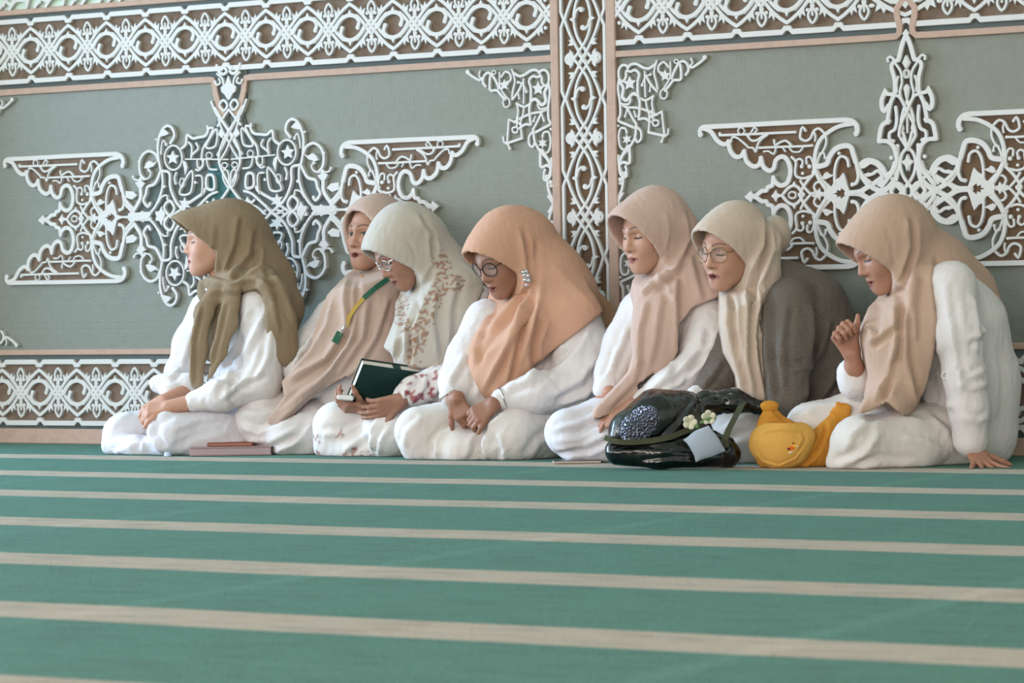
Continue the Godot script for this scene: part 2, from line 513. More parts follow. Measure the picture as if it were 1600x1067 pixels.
	func press_folds() -> void:
		var noise := FastNoiseLite.new()
		noise.seed = 7
		noise.frequency = 1.0
		noise.fractal_octaves = 2
		var shift := PackedFloat32Array()
		shift.resize(verts.size())
		for fo in folds:
			var flatp: Array = fo[0]
			var w: float = fo[1]
			var h: float = fo[2]
			var side: float = fo[3]
			var pts := PackedVector2Array()
			for i in range(0, flatp.size(), 2):
				pts.append(Vector2(flatp[i], flatp[i + 1]) * 0.001)
			var total := 0.0
			var box := Rect2(pts[0], Vector2.ZERO)
			for i in pts.size() - 1:
				total += pts[i].distance_to(pts[i + 1])
				box = box.expand(pts[i + 1])
			box = box.grow(w * 4.0)
			for i in verts.size():
				var p := Vector2(verts[i].x, verts[i].y)
				if not box.has_point(p):
					continue
				var facing := smoothstep(-0.15, 0.3, norms[i].z)
				if facing <= 0.0:
					continue
				var best := 1e9
				var sgn := 1.0
				var at := 0.0
				var run := 0.0
				for j in pts.size() - 1:
					var e := pts[j + 1] - pts[j]
					var l := e.length()
					var q := p - pts[j]
					var t := clampf(q.dot(e) / (l * l), 0.0, 1.0)
					var dd := (q - e * t).length()
					if dd < best:
						best = dd; sgn = signf(e.cross(q)); at = run + l * t
					run += l
				var s := best * sgn / w
				var fade := smoothstep(0.0, 0.16, minf(at, total - at) / total + 0.03)
				var g := exp(-pow(absf(s), 1.35) * 1.2) - 0.9 * absf(side) * exp(-(s - side * 1.35) * (s - side * 1.35) * 1.8)
				shift[i] += g * h * fade * facing * gain
		for i in verts.size():
			var d := shift[i]
			if wrinkle > 0.0:
				var q := verts[i] * wrinkle_scale
				d += wrinkle * (1.0 - 2.2 * absf(noise.get_noise_3dv(q)))
			verts[i] += norms[i] * d
			if verts[i].y < keep_above:
				verts[i].y = keep_above

# ------------------------------------------------------------------ shared helpers
var names := {}
var jobs: Array = []
var M := {}

func numbered(called: String) -> String:
	if not names.has(called):
		names[called] = 0
		return called
	names[called] += 1
	return "%s_%03d" % [called, names[called]]

func tag(o: Node, label: String, category := "", group := "", kind := "") -> Node:
	if label: o.set_meta("label", label)
	if category: o.set_meta("category", category)
	if group: o.set_meta("group", group)
	if kind: o.set_meta("kind", kind)
	return o

func thing(called: String, label: String, category: String, at := Vector3.ZERO, turn := 0.0, group := "") -> Node3D:
	var o := Node3D.new()
	o.name = numbered(called)
	add_child(o)
	o.position = at
	o.rotation.y = turn
	tag(o, label, category, group)
	return o

func put(called: String, mesh: Mesh, m: Material, parent: Node = self) -> MeshInstance3D:
	var o := MeshInstance3D.new()
	o.mesh = mesh
	if m: o.material_override = m
	o.cast_shadow = GeometryInstance3D.SHADOW_CASTING_SETTING_ON
	if parent == self:
		o.name = numbered(called)
		add_child(o)
	else:
		o.name = called
		parent.add_child(o, true)
	return o

func struct(called: String, parent: Node = self) -> Node3D:
	var o := Node3D.new()
	o.name = called
	parent.add_child(o)
	o.set_meta("kind", "structure")
	return o

func new_st() -> SurfaceTool:
	var st := SurfaceTool.new()
	st.begin(Mesh.PRIMITIVE_TRIANGLES)
	st.set_smooth_group(-1)
	return st

func done(st: SurfaceTool) -> ArrayMesh:
	st.generate_normals()
	return st.commit()

func tri(st: SurfaceTool, a: Vector3, b: Vector3, c: Vector3) -> void:
	st.add_vertex(a); st.add_vertex(b); st.add_vertex(c)

func quad4(st: SurfaceTool, a: Vector3, b: Vector3, c: Vector3, d: Vector3) -> void:   # a b c d clockwise seen from outside
	tri(st, a, b, c); tri(st, a, c, d)

func box(st: SurfaceTool, lo: Vector3, hi: Vector3, bevel := 0.0, x := Transform3D.IDENTITY) -> void:
	var b := bevel
	var c := (lo + hi) / 2.0
	var h := (hi - lo) / 2.0
	var P := func(sx: int, sy: int, sz: int, k: int) -> Vector3:
		var o := h - Vector3(b, b, b)
		o[k] += b
		return x * (c + Vector3(o.x * sx, o.y * sy, o.z * sz))
	var face := func(pts: Array, n: Vector3) -> void:
		var m: Vector3 = x.basis * n
		var w: Vector3 = (pts[2] - pts[0]).cross(pts[1] - pts[0])
		if w.dot(m) < 0.0: pts.reverse()
		for i in range(1, pts.size() - 1): tri(st, pts[0], pts[i], pts[i + 1])
	for s in [-1, 1]:
		face.call([P.call(s, -1, -1, 0), P.call(s, 1, -1, 0), P.call(s, 1, 1, 0), P.call(s, -1, 1, 0)], Vector3(s, 0, 0))
		face.call([P.call(-1, s, -1, 1), P.call(1, s, -1, 1), P.call(1, s, 1, 1), P.call(-1, s, 1, 1)], Vector3(0, s, 0))
		face.call([P.call(-1, -1, s, 2), P.call(1, -1, s, 2), P.call(1, 1, s, 2), P.call(-1, 1, s, 2)], Vector3(0, 0, s))
		if b <= 0.0:
			continue
		for t in [-1, 1]:
			face.call([P.call(s, t, -1, 0), P.call(s, t, 1, 0), P.call(s, t, 1, 1), P.call(s, t, -1, 1)], Vector3(s, t, 0))
			face.call([P.call(s, -1, t, 0), P.call(s, 1, t, 0), P.call(s, 1, t, 2), P.call(s, -1, t, 2)], Vector3(s, 0, t))
			face.call([P.call(-1, s, t, 1), P.call(1, s, t, 1), P.call(1, s, t, 2), P.call(-1, s, t, 2)], Vector3(0, s, t))
			for u in [-1, 1]:
				face.call([P.call(s, t, u, 0), P.call(s, t, u, 1), P.call(s, t, u, 2)], Vector3(s, t, u))

func boxed(called: String, lo: Vector3, hi: Vector3, m: Material, parent: Node = self, bevel := 0.0) -> MeshInstance3D:
	var st := new_st()
	box(st, lo, hi, bevel)
	return put(called, done(st), m, parent)

func spline(flat: Array, closed := false, step := 0.006) -> PackedVector2Array:
	var p := PackedVector2Array()
	for i in range(0, flat.size(), 2):
		p.append(Vector2(flat[i], flat[i + 1]) * 0.001)
	var out := PackedVector2Array()
	var n := p.size()
	for i in (n if closed else n - 1):
		var a := p[(i - 1 + n) % n] if closed else p[maxi(i - 1, 0)]
		var b := p[i]
		var c := p[(i + 1) % n]
		var d := p[(i + 2) % n] if closed else p[mini(i + 2, n - 1)]
		var cnt := clampi(int(b.distance_to(c) / step), 1, 6)
		for j in cnt:
			out.append(b.cubic_interpolate(c, a, d, float(j) / cnt))
	if not closed:
		out.append(p[n - 1])
	return out

func ribbon(st: SurfaceTool, pts: PackedVector2Array, w: float, z0: float, z1: float, closed := false, mx := 1.0, my := 1.0) -> void:
	var n := pts.size()
	var bev := minf(0.0016, w * 0.2)
	var rows := []
	var flip := mx * my < 0.0
	for i in n:
		var a := pts[(i - 1 + n) % n] if closed else pts[maxi(i - 1, 0)]
		var b := pts[(i + 1) % n] if closed else pts[mini(i + 1, n - 1)]
		var t := (b - a).normalized()
		var s := Vector2(-t.y, t.x)
		var p := pts[i]
		var r := []
		for q in [[-0.5 * w, z0], [-0.5 * w, z1 - bev], [-0.5 * w + bev, z1], [0.5 * w - bev, z1], [0.5 * w, z1 - bev], [0.5 * w, z0]]:
			var e: Vector2 = p + s * q[0]
			r.append(Vector3(e.x * mx, e.y * my, q[1]))
		rows.append(r)
	for i in (n if closed else n - 1):
		var a: Array = rows[i]
		var b: Array = rows[(i + 1) % n]
		for q in 5:
			if flip: quad4(st, a[q], b[q], b[q + 1], a[q + 1])
			else: quad4(st, a[q], a[q + 1], b[q + 1], b[q])

func disc(st: SurfaceTool, c: Vector2, r: float, z0: float, z1: float, mx := 1.0, my := 1.0) -> void:
	var n := 9
	for i in n:
		var a := TAU * i / n
		var b := TAU * (i + 1) / n
		var p := c + Vector2(cos(a), sin(a)) * r
		var q := c + Vector2(cos(b), sin(b)) * r
		var P := Vector3(p.x * mx, p.y * my, z1 - 0.0012)
		var Q := Vector3(q.x * mx, q.y * my, z1 - 0.0012)
		var o := Vector3(c.x * mx, c.y * my, z1)
		var P0 := Vector3(P.x, P.y, z0)
		var Q0 := Vector3(Q.x, Q.y, z0)
		if mx * my < 0.0:
			tri(st, o, P, Q); quad4(st, P, P0, Q0, Q)
		else:
			tri(st, o, Q, P); quad4(st, P, Q, Q0, P0)

func slab(st: SurfaceTool, poly: PackedVector2Array, z0: float, z1: float, mx := 1.0, my := 1.0) -> void:
	var q := PackedVector2Array()
	for p in poly: q.append(Vector2(p.x * mx, p.y * my))
	if not Geometry2D.is_polygon_clockwise(q): q.reverse()
	var ids := Geometry2D.triangulate_polygon(q)
	for i in range(0, ids.size(), 3):
		var a := q[ids[i]]
		var b := q[ids[i + 1]]
		var c := q[ids[i + 2]]
		if (b - a).cross(c - a) > 0.0:
			var s := b
			b = c; c = s
		tri(st, Vector3(a.x, a.y, z1), Vector3(b.x, b.y, z1), Vector3(c.x, c.y, z1))
	for i in q.size():
		var a := q[i]
		var b := q[(i + 1) % q.size()]
		quad4(st, Vector3(a.x, a.y, z1), Vector3(a.x, a.y, z0), Vector3(b.x, b.y, z0), Vector3(b.x, b.y, z1))

func fret(st: SurfaceTool, items: Array, mx := 1.0, my := 1.0, z0 := 0.004, z1 := 0.019) -> void:
	var k := 0
	for it in items:
		k += 1
		var top: float = z1 + (k % 23) * 0.00012 + (0.0016 if my < 0.0 else 0.0) + (0.0031 if mx < 0.0 else 0.0) * 0.5
		var w: float = it[1] * 0.001
		match it[0]:
			"s":
				var p := spline(it[3])
				ribbon(st, p, w, z0, top, false, mx, my)
				disc(st, p[0], w * 0.49, z0, top - 0.0001, mx, my)
				disc(st, p[p.size() - 1], maxf(w * 0.49, it[2] * 0.001), z0, top - 0.0001, mx, my)
			"c":
				ribbon(st, spline(it[3], true), w, z0, top, true, mx, my)
			"b":
				disc(st, Vector2(it[3][0], it[3][1]) * 0.001, w, z0, top, mx, my)
			"p":
				var q := PackedVector2Array()
				for i in range(0, it[3].size(), 2): q.append(Vector2(it[3][i], it[3][i + 1]) * 0.001)
				slab(st, q, z0, top, mx, my)

# ------------------------------------------------------------------ procedural materials
func noise_tex(freq: float, ramp: Array, kind := FastNoiseLite.TYPE_SIMPLEX_SMOOTH, octaves := 4, sd := 1, normal := 0.0, size := 512) -> NoiseTexture2D:
	var n := FastNoiseLite.new()
	n.noise_type = kind
	n.frequency = freq
	n.fractal_octaves = octaves
	n.seed = sd
	var t := NoiseTexture2D.new()
	t.width = size; t.height = size
	t.seamless = true
	t.noise = n
	if normal > 0.0:
		t.as_normal_map = true
		t.bump_strength = normal
	else:
		var g := Gradient.new()
		g.offsets = PackedFloat32Array(ramp[0])
		g.colors = PackedColorArray(ramp[1])
		t.color_ramp = g
	return t

func weave_image(cells: int, contrast: float, sd: int, bump: bool) -> ImageTexture:     # a plain weave, thread over thread
	var size := 256
	var img := Image.create(size, size, false, Image.FORMAT_RGB8)
	var rng := RandomNumberGenerator.new()
	rng.seed = sd
	var row := []
	var col := []
	for i in cells:
		row.append(rng.randf()); col.append(rng.randf())
	for y in size:
		for x in size:
			var fx := x * cells / float(size)
			var fy := y * cells / float(size)
			var over := (int(fx) + int(fy)) % 2 == 0
			var t := sin(PI * (fx - floorf(fx))) if over else sin(PI * (fy - floorf(fy)))
			var g: float = 1.0 - contrast * (1.0 - 0.6 * t) - contrast * 0.8 * (row[int(fy)] if over else col[int(fx)])
			img.set_pixel(x, y, Color(g, g, g))
	if bump:
		img.bump_map_to_normal_map(3.0)
	return ImageTexture.create_from_image(img)

var weave_soft: ImageTexture
var weave_rough: ImageTexture
var weave_bump: ImageTexture

func cloth(c: Color, scale := 24.0, rough := 0.92, strong := false, bump := 0.35) -> StandardMaterial3D:
	var m := StandardMaterial3D.new()
	m.albedo_color = c
	m.albedo_texture = weave_rough if strong else weave_soft
	m.roughness = rough
	m.metallic_specular = 0.25
	m.normal_enabled = true
	m.normal_texture = weave_bump
	m.normal_scale = bump
	m.uv1_triplanar = true
	m.uv1_scale = Vector3.ONE * scale
	m.rim_enabled = true
	m.rim = 0.25
	m.rim_tint = 0.7
	return m

func plain(c: Color, rough := 0.6, metal := 0.0) -> StandardMaterial3D:
	var m := StandardMaterial3D.new()
	m.albedo_color = c
	m.roughness = rough
	m.metallic = metal
	return m

func job(s: Sculpt, called: String, parent: Node3D, m: Material, place := Transform3D.IDENTITY) -> Sculpt:
	s.called = called; s.parent = parent; s.material = m; s.place = place
	jobs.append(s)
	return s

func run_job(i: int) -> void:
	jobs[i].build()

func finish_jobs() -> void:
	var id := WorkerThreadPool.add_group_task(run_job, jobs.size(), -1, true)
	WorkerThreadPool.wait_for_group_task_completion(id)
	for s in jobs:
		var arr := []
		arr.resize(Mesh.ARRAY_MAX)
		arr[Mesh.ARRAY_VERTEX] = s.verts
		arr[Mesh.ARRAY_NORMAL] = s.norms
		arr[Mesh.ARRAY_INDEX] = s.idx
		if s.cols.size(): arr[Mesh.ARRAY_COLOR] = s.cols
		var mesh := ArrayMesh.new()
		mesh.add_surface_from_arrays(Mesh.PRIMITIVE_TRIANGLES, arr)
		var o := put(s.called, mesh, s.material, s.parent)
		o.transform = s.place
	jobs.clear()

# ------------------------------------------------------------------ the scene
func _ready() -> void:
	var cam := Camera3D.new()
	cam.name = "camera"
	add_child(cam)
	var fwd := Vector3(-sin(TURN) * cos(0.01363474), -sin(0.01363474), -cos(TURN) * cos(0.01363474))
	var rgt := fwd.cross(Vector3.UP).normalized()
	var up := rgt.cross(fwd)
	var tilt := 0.01585494
	var rr := rgt * cos(tilt) - up * sin(tilt)
	var uu := rgt * sin(tilt) + up * cos(tilt)
	cam.transform = Transform3D(Basis(rr, uu, -fwd), Vector3(4.98529, 0.5, 8.65623))
	var lens := CameraAttributesPhysical.new()
	lens.frustum_focal_length = 104.3
	lens.frustum_focus_distance = 9.5
	lens.frustum_near = 0.1
	lens.frustum_far = 100.0
	lens.exposure_aperture = 9.0
	cam.attributes = lens
	cam.fov = 13.126
	cam.current = true

	var env := Environment.new()
	env.background_mode = Environment.BG_SKY
	var sky := Sky.new()
	var air := ProceduralSkyMaterial.new()
	air.sky_top_color = Color(0.55, 0.68, 0.88)
	air.sky_horizon_color = Color(0.86, 0.91, 0.96)
	air.ground_bottom_color = Color(0.45, 0.45, 0.42)
	air.ground_horizon_color = Color(0.75, 0.76, 0.74)
	air.energy_multiplier = 1.0
	sky.sky_material = air
	env.sky = sky
	env.tonemap_mode = Environment.TONE_MAPPER_LINEAR
	env.tonemap_exposure = 0.41
	env.sdfgi_enabled = true
	env.ssao_enabled = true
	env.ssil_enabled = true
	var world := WorldEnvironment.new()
	world.name = "world"
	world.environment = env
	add_child(world)

	# daylight: tall windows in the left side wall, and the open arcade behind the camera
	for i in 3:
		daylight("window_daylight", Vector3(-5.95, 2.05, 2.2 + i * 3.6), PI * 0.5, Vector2(2.4, 3.3), [150.0, 30.0, 66.0][i], [Color(0.74, 0.87, 1.0), Color(0.95, 0.97, 1.0), Color(0.93, 0.97, 1.0)][i])
	for i in 4:
		daylight("arcade_daylight", Vector3(-2.4 + i * 3.0, 2.1, 12.95), 0.0, Vector2(2.4, 3.4), 46.0, Color(1.0, 0.935, 0.895))

	make_materials()
	build_room()
	build_wall()
	build_faces()
	build_people()
	build_objects()

func daylight(called: String, at: Vector3, turn: float, size: Vector2, energy: float, c: Color) -> void:
	var l := AreaLight3D.new()
	l.name = numbered(called)
	add_child(l)
	l.position = at
	l.rotation.y = turn + (PI if called == "window_daylight" else 0.0)
	l.area_size = size
	l.light_energy = energy
	l.light_color = c
	l.shadow_enabled = true
	l.set("area_range", 40.0)

func make_materials() -> void:
	weave_soft = weave_image(32, 0.035, 3, false)
	weave_rough = weave_image(24, 0.3, 5, false)
	weave_bump = weave_image(32, 0.5, 4, true)
	M.white = plain(Color(0.80, 0.80, 0.79), 0.5)
	M.peach = plain(Color(0.72, 0.61, 0.545), 0.7)
	M.peach.albedo_texture = noise_tex(0.02, [[0.0, 0.5, 1.0], [Color(0.92, 0.92, 0.92), Color(1, 1, 1), Color(0.96, 0.95, 0.94)]])
	M.peach.uv1_triplanar = true
	M.slate = plain(Color(0.33, 0.37, 0.37), 0.8)
	M.teal = plain(Color(0.16, 0.36, 0.37), 0.7)
	M.brown = plain(Color(0.47, 0.41, 0.36), 0.85)
	M.brown.albedo_texture = noise_tex(0.012, [[0.0, 0.5, 1.0], [Color(0.84, 0.80, 0.76), Color(1, 0.98, 0.96), Color(0.92, 0.92, 0.94)]], FastNoiseLite.TYPE_SIMPLEX_SMOOTH, 4, 8)
	M.brown.uv1_triplanar = true
	M.brown.uv1_scale = Vector3.ONE * 2.0
	M.bark = plain(Color(0.42, 0.34, 0.265), 0.85)
	M.bark.albedo_texture = M.brown.albedo_texture
	M.bark.uv1_triplanar = true
	M.dark = plain(Color(0.30, 0.27, 0.24), 0.85)
	M.sage = plain(Color(0.455, 0.475, 0.43), 0.38)
	M.sage.albedo_texture = noise_tex(0.006, [[0.0, 0.35, 0.6, 1.0], [Color(0.955, 0.96, 0.955), Color(0.98, 0.98, 0.975), Color(1, 1, 1), Color(0.97, 0.975, 0.97)]], FastNoiseLite.TYPE_SIMPLEX_SMOOTH, 5, 21)
	M.sage.normal_enabled = true
	M.sage.normal_texture = weave_bump
	M.sage.normal_scale = 0.3
	M.sage.uv1_triplanar = true
	M.sage.uv1_scale = Vector3.ONE * 4.0
	M.pale = plain(Color(0.78, 0.86, 0.80), 0.7)
	M.plaster = plain(Color(0.86, 0.85, 0.81), 0.85)
	# carpet pile
	var pile := noise_tex(0.35, [[0.0, 0.5, 1.0], [Color(0.74, 0.76, 0.75), Color(0.93, 0.93, 0.93), Color(1, 1, 1)]], FastNoiseLite.TYPE_SIMPLEX, 3, 31)
	var patch := noise_tex(0.012, [[0.0, 0.45, 1.0], [Color(0.80, 0.82, 0.82), Color(0.97, 0.97, 0.97), Color(1, 1, 1)]], FastNoiseLite.TYPE_SIMPLEX_SMOOTH, 4, 33)
	var bump := noise_tex(0.4, [], FastNoiseLite.TYPE_SIMPLEX, 3, 35, 6.0)
	for k in [["carpet", Color(0.18, 0.46, 0.38)], ["stripe", Color(0.76, 0.70, 0.62)]]:
		var m := plain(k[1], 0.95)
		m.albedo_texture = pile
		m.uv1_triplanar = true
		m.uv1_world_triplanar = true
		m.uv1_scale = Vector3(0.8, 1.6, 2.2)
		m.detail_enabled = true
		m.detail_albedo = patch
		m.detail_blend_mode = BaseMaterial3D.BLEND_MODE_MUL
		m.normal_enabled = true
		m.normal_texture = bump
		m.normal_scale = 0.8
		m.rim_enabled = true
		m.rim = 0.8
		m.rim_tint = 0.45
		M[k[0]] = m
	# people
	M.skin = StandardMaterial3D.new()
	M.skin.vertex_color_use_as_albedo = true
	M.skin.roughness = 0.5
	M.skin.metallic_specular = 0.4
	M.skin.subsurf_scatter_enabled = true
	M.skin.subsurf_scatter_strength = 0.12
	M.white_cloth = cloth(Color(0.88, 0.865, 0.865), 30.0)
	M.cool_white = cloth(Color(0.87, 0.87, 0.90), 30.0)
	M.cream_cloth = cloth(Color(0.87, 0.85, 0.835), 30.0)
	M.olive_scarf = cloth(Color(0.56, 0.49, 0.40), 30.0)
	M.rose_scarf = cloth(Color(0.77, 0.68, 0.63), 30.0)
	M.peach_scarf = cloth(Color(0.80, 0.63, 0.535), 30.0)
	M.sheer_scarf = cloth(Color(0.68, 0.55, 0.44), 30.0)
	M.blush_scarf = cloth(Color(0.79, 0.68, 0.63), 30.0)
	M.sand_scarf = cloth(Color(0.79, 0.72, 0.66), 30.0)
	M.mocha_scarf = cloth(Color(0.76, 0.65, 0.58), 30.0)
	M.print_scarf = cloth(Color(1, 1, 1), 30.0)
	M.print_scarf.vertex_color_use_as_albedo = true
	M.print_cloth = cloth(Color(1, 1, 1), 30.0)
	M.print_cloth.vertex_color_use_as_albedo = true
	M.tweed = cloth(Color(0.47, 0.445, 0.42), 13.0, 0.95)
	M.tweed.albedo_texture = noise_tex(0.12, [[0.0, 0.35, 0.6, 1.0], [Color(0.55, 0.54, 0.53), Color(0.80, 0.79, 0.78), Color(0.92, 0.91, 0.9), Color(1, 0.98, 0.95)]], FastNoiseLite.TYPE_SIMPLEX, 3, 51)
	M.tweed.uv1_scale = Vector3(7, 1.6, 7)
	M.silver = plain(Color(0.82, 0.82, 0.84), 0.25, 1.0)
	M.gold = plain(Color(0.85, 0.68, 0.38), 0.3, 1.0)
	M.black_metal = plain(Color(0.12, 0.11, 0.12), 0.35, 0.4)
	M.brass = plain(Color(0.62, 0.50, 0.36), 0.3, 0.7)
	M.green_strap = plain(Color(0.08, 0.36, 0.27), 0.6)
	M.yellow_strap = plain(Color(0.72, 0.60, 0.25), 0.6)
	M.book_green = plain(Color(0.05, 0.20, 0.19), 0.6)
	M.paper = plain(Color(0.86, 0.84, 0.80), 0.9)
	M.phone_white = plain(Color(0.86, 0.86, 0.87), 0.3)
	M.pink_cover = plain(Color(0.62, 0.52, 0.52), 0.7)
	M.pink_paper = plain(Color(0.68, 0.60, 0.62), 0.9)
	M.brown_cover = plain(Color(0.50, 0.27, 0.21), 0.7)
	M.brown_paper = plain(Color(0.62, 0.44, 0.36), 0.9)
	M.cap_blue = plain(Color(0.70, 0.80, 0.90), 0.4)
	M.phone_case = plain(Color(0.72, 0.68, 0.63), 0.5)
	M.phone_dark = plain(Color(0.06, 0.06, 0.07), 0.25)
	M.patent = plain(Color(0.035, 0.04, 0.045), 0.22)
	M.patent.clearcoat_enabled = true
	M.patent.clearcoat = 0.6
	M.patent.clearcoat_roughness = 0.1
	M.sequin = plain(Color(0.78, 0.78, 0.82), 0.22, 0.9)
	M.sequin.normal_enabled = true
	M.sequin.normal_texture = noise_tex(0.16, [], FastNoiseLite.TYPE_CELLULAR, 1, 41, 14.0, 256)
	M.sequin.normal_scale = 1.6
	M.sequin.albedo_texture = noise_tex(0.16, [[0.0, 0.5, 1.0], [Color(0.35, 0.35, 0.4), Color(0.8, 0.8, 0.85), Color(1, 1, 1)]], FastNoiseLite.TYPE_CELLULAR, 1, 41, 0.0, 256)
	M.sequin.uv1_triplanar = true
	M.sequin.uv1_scale = Vector3.ONE * 4.0
	M.olive_strap = cloth(Color(0.30, 0.31, 0.24), 30.0)
	M.charm_blue = cloth(Color(0.68, 0.72, 0.78), 20.0)
	M.petal = cloth(Color(0.86, 0.85, 0.76), 20.0)
	M.leaf = cloth(Color(0.42, 0.55, 0.36), 20.0)
	M.mustard = cloth(Color(0.80, 0.56, 0.23), 30.0)
	M.mustard_pale = cloth(Color(0.86, 0.66, 0.34), 30.0)
	M.thread_orange = plain(Color(0.86, 0.42, 0.10), 0.7)
	M.thread_gold = plain(Color(0.95, 0.70, 0.15), 0.7)
	M.thread_red = plain(Color(0.50, 0.14, 0.08), 0.7)
	M.thread_white = plain(Color(0.90, 0.84, 0.78), 0.7)
	M.lens = StandardMaterial3D.new()
	M.lens.albedo_color = Color(0.8, 0.84, 0.86, 0.07)
	M.lens.transparency = BaseMaterial3D.TRANSPARENCY_ALPHA
	M.lens.roughness = 0.03

func build_room() -> void:
	var floor_slab := boxed("floor", Vector3(-6.3, -0.3, -0.3), Vector3(8.3, -0.012, 13.3), M.plaster)
	floor_slab.set_meta("kind", "structure")
	# the carpet: green rows divided by beige bands that run along the wall
	var carpet := thing("carpet", "green prayer carpet with beige bands covering the whole floor", "carpet")
	var bands := [0.765, 1.577, 2.350, 3.187, 4.003, 4.798, 5.60, 6.41, 7.22]
	var z := 0.0
	for i in bands.size() + 1:
		var far: float = bands[i] - 0.1035 if i < bands.size() else 13.0
		var st := new_st()
		carpet_strip(st, z, far)
		put("green_row", done(st), M.carpet, carpet)
		if i < bands.size():
			st = new_st()
			carpet_strip(st, far, far + 0.207)
			put("beige_band", done(st), M.stripe, carpet)
			z = far + 0.207
	for w in [["wall_right", Vector3(8, -0.3, -0.3), Vector3(8.3, 4.9, 13.3)]]:
		boxed(w[0], w[1], w[2], M.plaster).set_meta("kind", "structure")
	boxed("ceiling", Vector3(-6.3, 4.6, -0.3), Vector3(8.3, 4.9, 13.3), M.plaster).set_meta("kind", "structure")
	# left wall: piers between three tall windows; front wall: an arcade of open bays
	var left := struct("wall_left")
	for b in [[-0.3, 1.0], [3.4, 4.6], [7.0, 8.2], [10.6, 13.3]]:
		boxed("pier", Vector3(-6.3, 0, b[0]), Vector3(-6.0, 4.6, b[1]), M.plaster, left)
	for i in 3:
		var a := 1.0 + i * 3.6
		boxed("parapet", Vector3(-6.3, 0, a), Vector3(-6.0, 0.4, a + 2.4), M.plaster, left)
		boxed("lintel", Vector3(-6.3, 3.7, a), Vector3(-6.0, 4.6, a + 2.4), M.plaster, left)
	# a deep pilaster between the first window and the fretwork wall
	boxed("wall_pilaster", Vector3(-3.5, 0, -0.002), Vector3(-3.1, 4.6, 0.8), M.plaster).set_meta("kind", "structure")
	var front := struct("wall_front")
	for b in [[-6.0, -3.6], [-1.2, -0.6], [1.8, 2.4], [4.8, 5.4], [7.8, 8.0]]:
		boxed("pier", Vector3(b[0], 0, 13), Vector3(b[1], 4.6, 13.3), M.plaster, front)
	for i in 4:
		var a := -3.6 + i * 3.0
		boxed("lintel", Vector3(a, 3.8, 13), Vector3(a + 2.4, 4.6, 13.3), M.plaster, front)
		boxed("threshold", Vector3(a, 0, 13), Vector3(a + 2.4, 0.4, 13.3), M.plaster, front)

func carpet_strip(st: SurfaceTool, z0: float, z1: float) -> void:      # slightly wavy along its edges, like laid carpet
	var n := 120
	var x0 := -6.0
	var dx := 14.0 / n
	for i in n:
		var a := x0 + dx * i
		var b := a + dx
		var wob := func(x: float, z: float) -> float: return z + (0.004 * sin(x * 3.1 + z * 5.0) + 0.003 * sin(x * 7.7 + z * 3.0) if z > 0.01 and z < 12.0 else 0.0)
		quad4(st, Vector3(a, 0, wob.call(a, z0)), Vector3(b, 0, wob.call(b, z0)), Vector3(b, 0, wob.call(b, z1)), Vector3(a, 0, wob.call(a, z1)))

